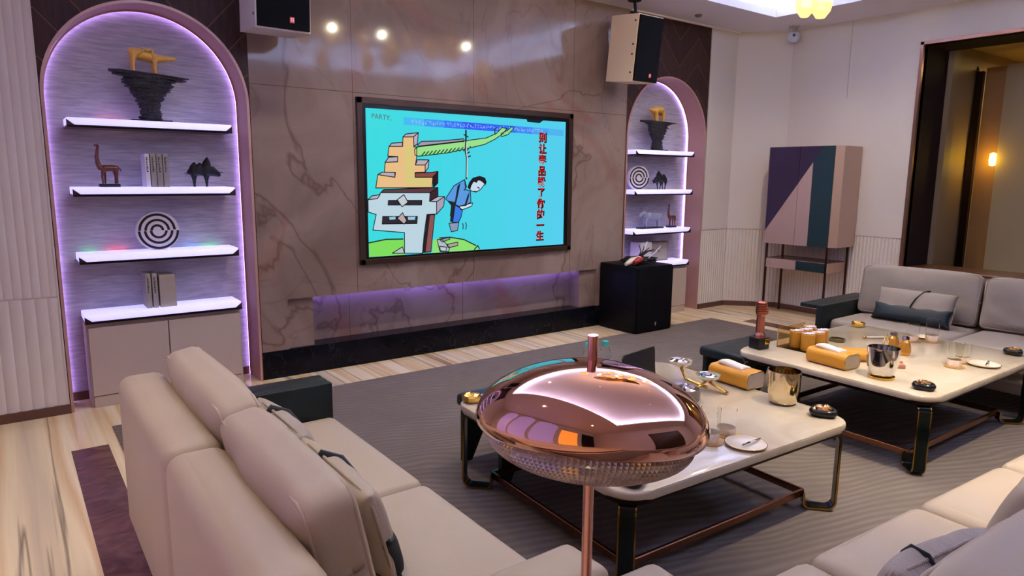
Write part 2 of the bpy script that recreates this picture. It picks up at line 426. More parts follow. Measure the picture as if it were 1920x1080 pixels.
def fluted(bm, x0, x1, z0, z1, pitch, depth, y=0.0, horizontal_map=None):
    n_ = max(1, round((x1-x0)/pitch)); p = (x1-x0)/n_; cols = []
    for i in range(n_):
        for k in range(5):
            a = k/5; d = depth*abs(math.sin(PI*a))**0.7
            cols.append((x0+(i+a)*p, y-d))
    cols.append((x1, y))
    A = [bm.verts.new((cx, cy, z0)) for cx, cy in cols]; T = [bm.verts.new((cx, cy, z1)) for cx, cy in cols]
    for i in range(len(cols)-1):
        bm.faces.new((A[i], A[i+1], T[i+1], T[i])).smooth = True
    # closing strip at the top
    U = [bm.verts.new((cx, y+0.01, z1)) for cx, cy in cols]
    for i in range(len(cols)-1): bm.faces.new((T[i], T[i+1], U[i+1], U[i]))
bm = B(); fluted(bm, XL, -1.157, 0.055, 0.712, 0.062, 0.008); fluted(bm, XL, -1.157, 0.72, 3.1, 0.044, 0.005)
bx(bm, XL, -1.157, 0.0, 0.1, 0.0, 3.1); bx(bm, -1.166, -1.157, -0.008, 0.1, 0.0, 3.1)
struct('wall_front_left', bm, WALLP, 'beige fluted wall panel left of the left arch', 35)
bm = B(); bx(bm, XL, -1.152, -0.02, 0.0, 0, 0.055); struct('baseboard_front_left', bm, BASEB)
# right of the right arch: plain panel over fluted dado, chamfered corner, right wall
def seg_wall(name, p0, p1, label, z_split=0.88, holes=None):
    p0 = Vector(p0+(0,)); p1 = Vector(p1+(0,)); L = (p1-p0).length; d = (p1-p0).normalized()
    M = Matrix.Translation(p0) @ Matrix(((d.x, -d.y, 0, 0), (d.y, d.x, 0, 0), (0, 0, 1, 0), (0, 0, 0, 1)))
    bm = B()
    fluted(bm, 0, L, 0.055, z_split-0.006, 0.036, 0.008)
    bx(bm, 0, L, -0.010, 0.1, z_split, 3.1); bx(bm, 0, L, 0.0, 0.1, 0, z_split)
    bmesh.ops.transform(bm, matrix=M, verts=bm.verts)
    o = struct(name, bm, WALLP, label, 35)
    bm = B(); bx(bm, 0, L, -0.018, 0.0, 0, 0.055); bmesh.ops.transform(bm, matrix=M, verts=bm.verts)
    struct('baseboard_'+name[5:], bm, BASEB)
seg_wall('wall_front_right', (4.752, 0.0), (5.2, 0.0), 'plain cream panel right of the right arch')
seg_wall('wall_corner', (5.2, 0.0), (5.598, -0.42), 'chamfered cream corner panel behind the bar cabinet')
seg_wall('wall_right', (XR, -0.42), (XR, -1.74), 'cream right wall behind the bar cabinet')
seg_wall('wall_right_far', (XR, -4.3), (XR, YB), 'cream right wall past the dark opening')
bm = B(); bx(bm, XR-0.01, XR+0.1, -4.3, -1.74, 2.68, 3.1); bx(bm, XR, XR+0.1, -4.3, -1.74, 0.0, 0.60)
struct('wall_right_opening', bm, WALLP, 'cream wall above and below the dark opening')
bm = B(); bx(bm, XR-0.0118, XR-0.0095, -1.0615, -1.0585, 2.25, 3.0); struct('trim_6', bm, mat('panel_joint', '9a8a80', 0.7))
# dark framed opening to a lit side room
DW = mat('dark_walnut', '241a1e', 0.75, spec=0.15, var=0.12, vscale=6)
bm = B()
bx(bm, XR+0.0, 6.16, -1.74, -1.70, 0.56, 2.72); bx(bm, XR, 6.16, -4.34, -4.30, 0.56, 2.72); bx(bm, XR, 6.16, -4.34, -1.70, 2.68, 2.72)
struct('window_1', bm, DW, 'dark walnut lined opening in the right wall')
bm = B(); bx(bm, XR, 6.16, -4.34, -1.70, 0.56, 0.60); struct('window_1_sill', bm, mat('brown_sill', '6e4a36', 0.3, var=0.08))
bm = B()
for a in ((XR-0.03, XR+0.004, -1.756, -1.728, 0.585, 2.70), (XR-0.03, XR+0.004, -4.312, -4.284, 0.585, 2.70), (XR-0.03, XR+0.004, -4.312, -1.728, 2.672, 2.70), (XR-0.03, XR+0.004, -4.312, -1.728, 0.585, 0.605)): bx(bm, *a)
struct('trim_7', bm, mat('copper_trim', '8a5f50', 0.3, 0.8), 'thin copper edge around the dark opening')
TAUPE = mat('taupe_panel', '8d7a5c', 0.6, var=0.04); OLIVE = mat('olive_panel', '6d5c3a', 0.6, var=0.06)
bm = B(); bx(bm, 6.16, 6.30, -1.79, -1.70, 0.3, 2.72); struct('trim_8', bm, TAUPE)
bm = B(); bx(bm, 6.16, 8.5, -1.70, -1.60, 0, 3.0); bx(bm, 8.4, 8.5, -4.6, -1.6, 0, 3.0); bx(bm, 6.16, 8.5, -4.6, -4.5, 0, 3.0)
struct('wall_side_room', bm, TAUPE, 'taupe wall of the side room beyond the opening')
bm = B(); bx(bm, 6.16, 8.5, -4.6, -1.6, 2.78, 2.9); struct('ceiling_side_room', bm, mat('side_ceiling', 'b39f70', 0.7))
bm = B(); bx(bm, 6.95, 7.0, -1.70, -1.60, 0, 2.62); bx(bm, 6.95, 7.0, -1.665, -1.6, 0, 2.62)
bx(bm, 6.98, 7.05, -1.70, -1.30, 0.0, 2.60); struct('wall_side_room_panel', bm, OLIVE, 'olive panel at left in the side room')
bm = B(); bx(bm, 6.90, 6.96, -1.785, -1.72, 0, 2.56); struct('trim_9', bm, mat('black_bronze_strip', '2a1a12', 0.25, 0.6))
bm = B(); bx(bm, 6.97, 7.03, -1.72, -1.655, 0, 2.6); struct('trim_10', bm, mat('gold_strip', 'a97b32', 0.3, 0.5))
bm = B(); bx(bm, 6.98, 7.06, -2.0, -1.785, 0, 2.6); struct('wall_side_room_brown', bm, mat('brown_panel', '9a7444', 0.35, var=0.05), 'brown glossy panel behind the wall lamp')
bm = B(); bx(bm, 6.88, 7.1, -2.7, -2.0, 0, 2.6); struct('trim_11', bm, mat('cream_pillar', 'a8966f', 0.6, var=0.03), 'cream pillar in the side room')
t = thing('wall_lamp', 'small glowing yellow wall lamp in the side room beyond the dark opening', 'lamp', (6.975, -1.955, 1.66))
bm = B(); bx(bm, -0.03, 0.005, -0.03, 0.03, -0.05, 0.05, 0.01); obj('bracket', bm, DARKB, t)
bm = B(); lathe(bm, [(0.0, -0.07), (0.028, -0.06), (0.033, 0), (0.028, 0.06), (0, 0.07)], 16, (-0.055, 0, 0)); obj('lamp_shade', bm, mat('yellow_glow', 'ffe070', 0.5, emit=9, ecol='ffd24a'), t)
l = bpy.data.lights.new('wall_lamp_light', 'POINT'); l.energy = 1.4; l.color = lin('ffcf3a')[:3]; l.shadow_soft_size = 0.05
lo = bpy.data.objects.new('wall_lamp_light', l); C.objects.link(lo); lo.location = (6.82, -1.94, 1.66)
l = bpy.data.lights.new('side_room_light', 'AREA'); l.energy = 17; l.color = lin('ffdf96')[:3]; l.size = 0.8
lo = bpy.data.objects.new('side_room_light', l); C.objects.link(lo); lo.location = (7.6, -2.6, 2.7)

# unseen side of the room (shows up only in reflections)
bm = B(); bx(bm, XL-0.1, XL, YB, 0.1, 0, 3.1); struct('wall_left', bm, WALLP)
bm = B(); bx(bm, XL, XR+0.1, YB-0.1, YB, 0, 3.1); struct('wall_back', bm, WALLP)
bm = B(); bx(bm, XL, XL+0.04, -6.5, -5.7, 0, 2.4); struct('door_1', bm, DW, 'dark entrance door')
bm = B(); bx(bm, 0.2, 2.8, YB, YB+0.03, 0.0, 2.3); struct('door_2', bm, mat('dark_brown_door', '3a2620', 0.4), 'dark brown double door')
LAVP = mat('purple_lit_panel', 'cfc4ff', 0.5, emit=0.30, ecol='a89aff')  # emission stands in for LED light falling on unseen wallpaper panels
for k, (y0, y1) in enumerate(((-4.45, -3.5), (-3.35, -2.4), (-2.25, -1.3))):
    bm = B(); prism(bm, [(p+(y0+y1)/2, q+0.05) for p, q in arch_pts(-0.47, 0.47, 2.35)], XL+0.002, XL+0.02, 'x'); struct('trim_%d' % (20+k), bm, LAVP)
bm = B(); bx(bm, XL+0.002, XL+0.02, -5.45, -4.65, 0.15, 2.35); struct('trim_23', bm, mat('amber_lit_panel', 'ffc060', 0.5, emit=0.7, ecol='ffb040'))  # glow of a warm lit niche put into the panel itself
# ceiling: soffit with a raised tray
TX0, TX1, TY0, TY1 = -0.75, 4.80, -5.6, -0.71
bm = B()
bx(bm, XL, TX0, YB, 0.1, H, H+0.06); bx(bm, TX1, XR+0.1, YB, 0.1, H, H+0.06)
bx(bm, TX0, TX1, TY1, 0.1, H, H+0.06); bx(bm, TX0, TX1, YB, TY0, H, H+0.06)
bx(bm, XL, TX0-0.50, YB, 0.1, H+0.06, H+0.48); bx(bm, TX1+0.50, XR+0.1, YB, 0.1, H+0.06, H+0.48)
bx(bm, TX0-0.50, TX1+0.50, TY1+0.50, 0.1, H+0.06, H+0.48); bx(bm, TX0-0.50, TX1+0.50, YB, TY0-0.50, H+0.06, H+0.48)
bx(bm, XL, XR+0.1, YB, 0.1, H+0.42, H+0.48)
struct('ceiling', bm, CEIL, 'pale ceiling with a raised violet lit tray')
bm = B()
for k, (e, h) in enumerate(((0.0, 0.02), (0.05, 0.012))):
    for a in ((TX0-0.06+e, TX1+0.06-e, TY1+0.0-e*0, TY1+0.06-e, ), ):
        pass
def ring(bm, x0, x1, y0, y1, wd, z0, z1):
    bx(bm, x0-wd, x1+wd, y1, y1+wd, z0, z1); bx(bm, x0-wd, x1+wd, y0-wd, y0, z0, z1)
    bx(bm, x0-wd, x0, y0, y1, z0, z1); bx(bm, x1, x1+wd, y0, y1, z0, z1)
ring(bm, TX0, TX1, TY0, TY1, 0.05, H-0.018, H); ring(bm, TX0-0.05, TX1+0.05, TY0-0.05, TY1+0.05, 0.035, H-0.008, H)
struct('trim_14', bm, CEIL, 'stepped moulding around the ceiling tray')
bm = B()
for a in ((XL, 0.0-0.0, -0.03, 0.0), (3.53, 5.2, -0.03, 0.0)):
    bx(bm, a[0], a[1], a[2], a[3], H-0.012, H)
struct('trim_15', bm, CEIL)
bm = B(); ring(bm, TX0-0.34, TX1+0.34, TY0-0.34, TY1+0.34, 0.05, H+0.065, H+0.08)
tag(obj('led_strip', bm, LEDC), 'violet LED cove strip hidden in the ceiling tray', 'light strip')
t0 = None
bm = B(); lathe(bm, [(0.0, -0.004), (0.042, -0.004), (0.05, 0.0), (0.05, 0.006)], 20)
for i, (a, b, pw, sz) in enumerate(SPOTS):
    z = 3.42 if a[2] > 3.1 else 3.0
    if t0 is None:
        t0 = thing('downlight', 'unseen small round recessed downlight in the ceiling', 'downlight', (a[0], a[1], z), group='recessed ceiling downlights')
        obj('trim_ring', bm, WHITE, t0)
        b2 = B(); lathe(b2, [(0.0, -0.0055), (0.020, -0.0055), (0.020, -0.004)], 16); obj('lens', b2, mat('lens_glow', 'fff0d0', 0.5, emit=5, ecol='ffdca8'), t0)
    else: dup(t0, (a[0], a[1], z))
bm = B(); lathe(bm, [(0.0, -0.02), (0.025, -0.02), (0.036, -0.008), (0.036, 0.0)], 16)
o = obj('ceiling_sensor', bm, mat('sensor_grey', '6c6668', 0.5), smooth=40); o.location = (4.20, -0.26, 3.0)
tag(o, 'tiny dark round sensor in ceiling between right speaker and tray', 'sensor')

# ------------------------------------------------------------------ television
t = thing('television', 'large wall mounted television showing a cyan cartoon with red Chinese characters', 'television', (1.787, 0, 0.771))
T = Matrix.Translation((-1.787, 0, -0.771))
def tv(bm): bmesh.ops.transform(bm, matrix=T, verts=bm.verts); return bm
bm = B()
for a in ((0.744, 0.785, 0.771, 2.0), (2.787, 2.832, 0.771, 2.0), (0.744, 2.832, 1.955, 2.0), (0.744, 2.832, 0.771, 0.812)): bx(bm, a[0], a[1], -0.028, 0.0, a[2], a[3], 0.003, 1)
obj('outer_frame', tv(bm), mat('tv_brown_frame', '4b3931', 0.3, 0.6), t)
bm = B(); bx(bm, 0.783, 2.789, -0.022, -0.002, 0.81, 1.957); obj('bezel', tv(bm), mat('tv_bezel', '05070b', 0.25), t)
SX0, SX1, SZ0, SZ1 = 0.812, 2.742, 0.828, 1.924
def emis(name, h, s=0.66): return mat('screen_'+name, '000000', 0.2, emit=s, ecol=h, spec=0.3)
bm = B()
SM = []
def layer(poly, h, k, s=0.66):
    """poly in picture fractions: (0..1 from left, 0..1 from top)"""
    m = emis(h, h, s)
    if m not in SM: SM.append(m)
    y = -0.0225-0.00012*k
    vs = [bm.verts.new((SX0+(SX1-SX0)*p, y, SZ1-(SZ1-SZ0)*q)) for p, q in poly]
    fs = bmesh.ops.triangle_fill(bm, edges=[bm.edges.new((vs[i], vs[(i+1) % len(vs)])) for i in range(len(vs))], use_beauty=True)['geom']
    for f in fs:
        if isinstance(f, bmesh.types.BMFace): f.material_index = SM.index(m)
def stroke(pts, wd, h, k):
    for (a, b), (c, d) in zip(pts, pts[1:]):
        dx, dy = (c-a)*1.76, d-b; L = math.hypot(dx, dy) or 1; nx, ny = -dy/L*wd/1.76, dx/L*wd
        ex, ey = dx/L*wd*0.5/1.76, dy/L*wd*0.5
        layer([(a-nx-ex, b-ny-ey), (c-nx+ex, d-ny+ey), (c+nx+ex, d+ny+ey), (a+nx-ex, b+ny-ey)], h, k)
TVP = [('p', '7fdc5c', 2, [(0.001, 0.906), (0.036, 0.889), (0.089, 0.882), (0.158, 0.888), (0.156, 0.999), (0.001, 0.999)]),
 ('p', '8ee070', 2, [(0.286, 0.907), (0.319, 0.893), (0.37, 0.892), (0.439, 0.914), (0.501, 0.965), (0.519, 0.993), (0.492, 0.999), (0.285, 0.999)]),
 ('s', '203020', 3, [(0.001, 0.901), (0.074, 0.883), (0.15, 0.887)]),
 ('s', '203020', 3, [(0.319, 0.893), (0.37, 0.892), (0.439, 0.914), (0.501, 0.965)]),
 ('p', 'a89aae', 4, [(0.22, 0.229), (0.239, 0.204), (0.323, 0.195), (0.44, 0.172), (0.44, 0.191), (0.226, 0.241)]),
 ('p', '9be08c', 4, [(0.207, 0.26), (0.227, 0.237), (0.44, 0.187), (0.554, 0.158), (0.608, 0.119), (0.636, 0.075), (0.662, 0.079), (0.641, 0.12), (0.599, 0.164), (0.545, 0.206), (0.47, 0.236), (0.355, 0.279), (0.226, 0.307), (0.209, 0.301)]),
 ('p', '8fd88a', 4, [(0.631, 0.12), (0.664, 0.094), (0.69, 0.061), (0.699, 0.076), (0.669, 0.124), (0.634, 0.143)]),
 ('s', '2c5a34', 6, [(0.238, 0.304), (0.254, 0.275)]),
 ('s', '2c5a34', 6, [(0.255, 0.3), (0.271, 0.271)]),
 ('s', '2c5a34', 6, [(0.273, 0.296), (0.289, 0.267)]),
 ('s', '2c5a34', 6, [(0.291, 0.292), (0.307, 0.263)]),
 ('s', '2c5a34', 6, [(0.309, 0.288), (0.325, 0.259)]),
 ('s', '2c5a34', 6, [(0.327, 0.284), (0.343, 0.255)]),
 ('s', '2c5a34', 6, [(0.345, 0.28), (0.361, 0.251)]),
 ('s', '2c5a34', 6, [(0.363, 0.276), (0.38, 0.246)]),
 ('s', '2c5a34', 6, [(0.381, 0.272), (0.398, 0.242)]),
 ('s', '2c5a34', 6, [(0.4, 0.268), (0.417, 0.238)]),
 ('s', '2c5a34', 6, [(0.419, 0.263), (0.436, 0.234)]),
 ('s', '2c5a34', 6, [(0.437, 0.259), (0.455, 0.229)]),
 ('s', '2c5a34', 6, [(0.456, 0.255), (0.474, 0.225)]),
 ('s', '203020', 6, [(0.599, 0.129), (0.597, 0.091), (0.608, 0.077)]),
 ('p', 'e9be86', 4, [(0.156, 0.179), (0.203, 0.175), (0.204, 0.244), (0.217, 0.243), (0.216, 0.31), (0.21, 0.369), (0.254, 0.367), (0.254, 0.417), (0.208, 0.421), (0.208, 0.454), (0.289, 0.453), (0.286, 0.526), (0.035, 0.528), (0.045, 0.438), (0.118, 0.455), (0.121, 0.422), (0.073, 0.423), (0.077, 0.355), (0.131, 0.349), (0.132, 0.314), (0.089, 0.313), (0.095, 0.246), (0.154, 0.243)]),
 ('p', 'd9c87e', 5, [(0.162, 0.238), (0.2, 0.236), (0.198, 0.432), (0.28, 0.467), (0.274, 0.517), (0.163, 0.503)]),
 ('p', 'b9adb9', 6, [(0.156, 0.179), (0.169, 0.158), (0.225, 0.144), (0.203, 0.175)]),
 ('p', 'b9adb9', 6, [(0.203, 0.175), (0.225, 0.144), (0.22, 0.221), (0.204, 0.24)]),
 ('p', 'b9adb9', 6, [(0.095, 0.246), (0.107, 0.224), (0.153, 0.216), (0.153, 0.243)]),
 ('p', 'b9adb9', 6, [(0.254, 0.367), (0.272, 0.331), (0.219, 0.332), (0.21, 0.369)]),
 ('p', 'b9adb9', 6, [(0.254, 0.367), (0.272, 0.331), (0.269, 0.385), (0.254, 0.417)]),
 ('p', 'b9adb9', 6, [(0.045, 0.438), (0.063, 0.421), (0.118, 0.422), (0.118, 0.455)]),
 ('p', 'b9adb9', 6, [(0.077, 0.355), (0.092, 0.32), (0.132, 0.314), (0.131, 0.349)]),
 ('p', '8a4a48', 6, [(0.208, 0.454), (0.209, 0.424), (0.28, 0.419), (0.314, 0.411), (0.289, 0.453)]),
 ('p', '2a1a22', 6, [(0.289, 0.453), (0.314, 0.411), (0.313, 0.494), (0.292, 0.526)]),
 ('p', 'bcd4e0', 4, [(0.055, 0.56), (0.276, 0.563), (0.273, 0.624), (0.306, 0.628), (0.306, 0.717), (0.26, 0.719), (0.247, 0.844), (0.237, 0.997), (0.155, 0.988), (0.156, 0.842), (0.019, 0.814), (0.034, 0.709), (0.001, 0.69), (0.001, 0.607), (0.041, 0.6)]),
 ('p', '5a3c40', 6, [(0.055, 0.56), (0.069, 0.539), (0.313, 0.526), (0.276, 0.563)]),
 ('p', '38282e', 6, [(0.276, 0.563), (0.313, 0.526), (0.313, 0.591), (0.274, 0.623)]),
 ('p', 'b9b2c2', 6, [(0.273, 0.624), (0.313, 0.591), (0.345, 0.592), (0.306, 0.628)]),
 ('p', 'a8a2b4', 6, [(0.306, 0.628), (0.345, 0.592), (0.34, 0.662), (0.306, 0.718)]),
 ('p', '8c5450', 6, [(0.263, 0.722), (0.297, 0.721), (0.277, 0.991), (0.237, 0.992)]),
 ('p', '2a1e24', 7, [(0.263, 0.722), (0.275, 0.723), (0.252, 0.992), (0.239, 0.99)]),
 ('p', 'b9b2c2', 6, [(0.001, 0.607), (0.017, 0.582), (0.053, 0.573), (0.041, 0.6)]),
 ('p', '2e2a32', 6, [(0.088, 0.614), (0.237, 0.617), (0.236, 0.649), (0.086, 0.645)]),
 ('p', '2e2a32', 6, [(0.062, 0.724), (0.216, 0.731), (0.213, 0.781), (0.059, 0.775)]),
 ('p', '9ac8e0', 7, [(0.089, 0.729), (0.117, 0.726), (0.117, 0.746), (0.092, 0.748)]),
 ('p', '9ac8e0', 7, [(0.172, 0.731), (0.207, 0.731), (0.204, 0.754), (0.174, 0.753)]),
 ('p', 'c4ccd4', 8, [(0.126, 0.61), (0.156, 0.575), (0.174, 0.629), (0.147, 0.66)]),
 ('p', 'b8a8a8', 8, [(0.125, 0.74), (0.149, 0.701), (0.167, 0.758), (0.155, 0.782)]),
 ('p', 'b8c0c8', 6, [(0.1, 0.983), (0.146, 0.942), (0.155, 0.988)]),
 ('p', 'b4bcc8', 6, [(0.307, 0.903), (0.328, 0.902), (0.368, 0.966), (0.363, 0.998), (0.319, 0.987)]),
 ('p', '9a9aa4', 6, [(0.319, 0.904), (0.366, 0.892), (0.37, 0.905), (0.332, 0.924)]),
 ('p', 'b4a4a4', 6, [(0.353, 0.945), (0.408, 0.931), (0.408, 0.957), (0.361, 0.969)]),
 ('p', 'c4ccd4', 6, [(0.319, 0.955), (0.353, 0.964), (0.349, 0.996), (0.323, 0.994)]),
 ('S', '23252c', 8, [(0.45, 0.111), (0.45, 0.196), (0.447, 0.259), (0.454, 0.31), (0.452, 0.462)]),
 ('s', 'c8d0d4', 9, [(0.454, 0.196), (0.452, 0.259), (0.457, 0.309), (0.455, 0.449)]),
 ('s', '23252c', 8, [(0.44, 0.141), (0.462, 0.158)]),
 ('s', '23252c', 8, [(0.454, 0.307), (0.473, 0.294)]),
 ('s', '23252c', 8, [(0.449, 0.285), (0.468, 0.265)]),
 ('p', '5a9ae0', 8, [(0.349, 0.608), (0.39, 0.514), (0.443, 0.468), (0.448, 0.541), (0.473, 0.554), (0.475, 0.634), (0.448, 0.66), (0.416, 0.665), (0.394, 0.651), (0.357, 0.621)]),
 ('p', '3a7ce4', 8, [(0.394, 0.651), (0.433, 0.692), (0.425, 0.745), (0.412, 0.784), (0.381, 0.782), (0.372, 0.729), (0.377, 0.664)]),
 ('p', '8a9ab4', 8, [(0.365, 0.788), (0.414, 0.784), (0.407, 0.844), (0.376, 0.851)]),
 ('p', '23252c', 10, [(0.408, 0.514), (0.423, 0.491), (0.408, 0.599), (0.397, 0.665), (0.385, 0.783), (0.37, 0.775), (0.378, 0.664), (0.357, 0.621), (0.394, 0.632)]),
 ('p', '23252c', 10, [(0.47, 0.554), (0.457, 0.587), (0.443, 0.653), (0.452, 0.656), (0.463, 0.607)]),
 ('p', 'c6dcec', 8, [(0.47, 0.541), (0.475, 0.514), (0.488, 0.481), (0.504, 0.488), (0.511, 0.471), (0.525, 0.474), (0.547, 0.498), (0.525, 0.541), (0.502, 0.561), (0.479, 0.555)]),
 ('p', '1c1a22', 10, [(0.457, 0.527), (0.466, 0.488), (0.484, 0.455), (0.52, 0.44), (0.548, 0.454), (0.556, 0.488), (0.546, 0.521), (0.548, 0.496), (0.525, 0.474), (0.511, 0.471), (0.504, 0.488), (0.488, 0.481), (0.475, 0.514), (0.47, 0.544)]),
 ('s', '23252c', 11, [(0.509, 0.524), (0.518, 0.533)]),
 ('s', '23252c', 11, [(0.489, 0.556), (0.504, 0.558)]),
 ('p', 'd4e0ea', 8, [(0.416, 0.665), (0.484, 0.641), (0.479, 0.664), (0.448, 0.683), (0.425, 0.692)]),
 ('s', '23252c', 11, [(0.443, 0.47), (0.452, 0.521), (0.441, 0.547)]),
 ('s', '2a5a64', 8, [(0.433, 0.792), (0.436, 0.812), (0.434, 0.835)]),
 ('s', '2a5a64', 8, [(0.448, 0.786), (0.452, 0.81), (0.448, 0.838)]),
 ('s', '23252c', 6, [(0.492, 0.997), (0.51, 0.966), (0.519, 0.993)])]
N_ = 12
for i in range(N_):                                     # sky, cyan at left to blue at right
    a, b = i/N_, (i+1)/N_
    f = i/(N_-1); hc = '%02x%02x%02x' % (int(60+25*f), int(218-12*f), int(224+14*f))
    layer([(a, 0), (b, 0), (b, 1), (a, 1)], hc, 0)
for kind, h, k, pts in TVP:
    if kind == 'p':
        layer(pts, h, k)
        if k in (4, 6, 8): stroke(pts+[pts[0]], 0.0032, '15151c', k+1)
    else: stroke(pts, 0.0045 if kind == 's' else 0.007, h, k)
rnd = random.Random(3)
for i in range(9):                                      # banner: fades out to both ends
    a = 0.16+0.092*i; hh = ['48b8f0', '3f96f2', '3577f5', '3058f2', '3060f2', '3070f4', '4088f4', '4aa4f2', '50b4f0'][i]
    layer([(a, 0.045+0.002*i), (a+0.0925, 0.047+0.002*i), (a+0.0925, 0.098+0.002*i), (a, 0.096+0.002*i)], hh, 2)
x = 0.19
while x < 0.86:                                         # unreadable small white characters crawling along the banner
    if rnd.random() < 0.93:
        for _ in range(5):
            px, py = x+rnd.random()*0.011, 0.057+0.019*(x-0.15)+rnd.random()*0.026
            if rnd.random() < 0.5: stroke([(px, py), (px+0.006, py+0.001)], 0.0013, 'a8c8ff', 3)
            else: stroke([(px, py-0.004), (px+0.001, py+0.008)], 0.0013, 'a8c8ff', 3)
    x += 0.0165
layer([(0.77, 0.0), (0.865, 0.0), (0.845, 0.022), (0.775, 0.02)], '16202c', 3)
scr = obj('screen', tv(bm), SM, t)
def text_mesh(body, size, loc, rot, m, parent, name, ext=0.0, align='CENTER', shear=0.0, off=0.0):
    cu = bpy.data.curves.new('txt', 'FONT'); cu.body = body; cu.size = size; cu.align_x = align; cu.align_y = 'CENTER'; cu.extrude = ext; cu.shear = shear; cu.offset = off
    to = bpy.data.objects.new('txt', cu); C.objects.link(to); bpy.context.view_layer.update()
    me = bpy.data.meshes.new_from_object(to.evaluated_get(bpy.context.evaluated_depsgraph_get()))
    bpy.data.objects.remove(to); me.materials.clear(); me.materials.append(m)
    o = bpy.data.objects.new(name, me); C.objects.link(o); o.location = loc; o.rotation_euler = rot; o.parent = parent
    return o
cap = None
chars = '别让毒品毁了你的一生'
for pss, (hc, dx, dy, off) in enumerate((('2a0a10', 0.007, -0.007, 0.004), ('e02a20', 0, 0, 0.0))):
    for i, ch in enumerate(chars):
        q = 0.135+0.0872*i
        px, pz = SX0+(SX1-SX0)*(0.862-0.001*i)+dx-1.787, SZ1-(SZ1-SZ0)*q+dy-0.771
        o_ = text_mesh(ch, 0.090, (px, -0.0245-0.0004*pss, pz), (PI/2, 0, 0), emis('red'+hc, hc), scr, 'caption_character' if pss else 'caption_shadow', off=off)
        o_['label'] = 'red Chinese character' if pss else 'dark edge behind a red character'
text_mesh('PARTY..', 0.05, (SX0+0.13-1.787, -0.0248, SZ1-0.06-0.771), (PI/2, 0.05, 0), emis('gold', '5a5236'), scr, 'channel_text')

# ------------------------------------------------------------------ loudspeakers, subwoofer, sensor camera
def speaker(name, label, loc, W, D, Hh, yaw, tilt, sidem, sgn):
    t = thing(name, label, 'loudspeaker', loc)
    M = Matrix.Rotation(yaw, 4, 'Z') @ Matrix.Rotation(tilt, 4, 'X')
    def fin(bm): bmesh.ops.transform(bm, matrix=M, verts=bm.verts); return bm
    bm = B()                                              # wedge body: front at y=-D/2, narrower back
    poly = [(-W/2, -D/2+0.012), (W/2, -D/2+0.012), (W/2, -D/2+0.06), (W/2*0.98, D/2), (-W/2*0.98, D/2), (-W/2, -D/2+0.06)]
    prism(bm, poly, -Hh/2, Hh/2, 'z')
    obj('cabinet', fin(bm), sidem, t)
    bm = B(); bx(bm, -W/2+0.008, W/2-0.008, -D/2-0.004, -D/2+0.014, -Hh/2+0.010, Hh/2-0.008, 0.004, 2); obj('grille', fin(bm), BLACKM, t)
    bm = B(); bx(bm, W*0.10, W*0.10+0.028, -D/2-0.0065, -D/2-0.003, -Hh/2+0.048, -Hh/2+0.082)
    bg = obj('badge', fin(bm), mat('red_badge', 'b02a2c', 0.5), t); bg['label'] = 'small red square badge'
    bm = B(); z0 = -Hh/2+0.053; x0 = W*0.10+0.004                       # two stacked pale strokes
    for a in ((x0, z0, x0+0.006, z0+0.024), (x0+0.014, z0, x0+0.020, z0+0.024), (x0, z0+0.019, x0+0.020, z0+0.024), (x0+0.004, z0+0.008, x0+0.017, z0+0.013)):
        bx(bm, a[0], a[2], -D/2-0.0074, -D/2-0.006, a[1], a[3])
    obj('badge_mark', fin(bm), mat('badge_white', 'e6b8b0', 0.5), bg)
    for z in (-0.20, -0.05, 0.03, 0.22):
        bm = B(); bx(bm, -W/2-0.003, -W/2+0.003, -D/2+0.035, -D/2+0.05, z*Hh/0.55-0.008, z*Hh/0.55+0.008); obj('rigging_point', fin(bm), BLACK, t)
    bm = B(); top = 3.0-loc[2]
    tube(bm, [(0, 0.0, Hh/2-0.01), (0, 0.0, Hh/2+0.03), (0.0, 0.02, top-0.02)], 0.014, 8); lathe(bm, [(0, top-0.02), (0.06, top-0.02), (0.06, top), (0, top)], 16, (0, 0.02, 0))
    bx(bm, -0.05, 0.05, -0.02, 0.02, Hh/2-0.005, Hh/2+0.02, 0.004, 1)
    obj('ceiling_bracket', bm, BLACK, t, 40)
    return t
speaker('ceiling_loudspeaker', 'pale boxed black fronted loudspeaker hung above the left end of the marble wall', (0.085, -0.33, 2.60), 0.335, 0.34, 0.58, math.radians(0), math.radians(4), mat('speaker_lilac_shell', 'c2b4ac', 0.45), 1)
speaker('ceiling_loudspeaker', 'beige boxed black fronted loudspeaker hung beside the right arch', (3.275, -0.32, 2.56), 0.31, 0.34, 0.56, math.radians(0), math.radians(6), mat('speaker_beige_shell', 'e0c4a2', 0.45), 1)
t = thing('subwoofer', 'black floor subwoofer box standing before the right arch', 'subwoofer', (3.465, -0.27, 0))
bm = B(); bx(bm, -0.243, 0.243, -0.235, 0.25, 0.006, 0.63, 0.008, 2); obj('cabinet', bm, SUBB, t, 40)
bm = B(); bx(bm, -0.235, 0.235, -0.252, -0.23, 0.02, 0.615, 0.006, 2); obj('grille', bm, BLACKM, t, 40)
bm = B(); prism(bm, [(0.0, 0.09), (0.022, 0.10), (0.012, 0.06)], -0.2545, -0.251, 'y'); o = obj('badge', bm, mat('pale_badge', '9a9490', 0.4), t)
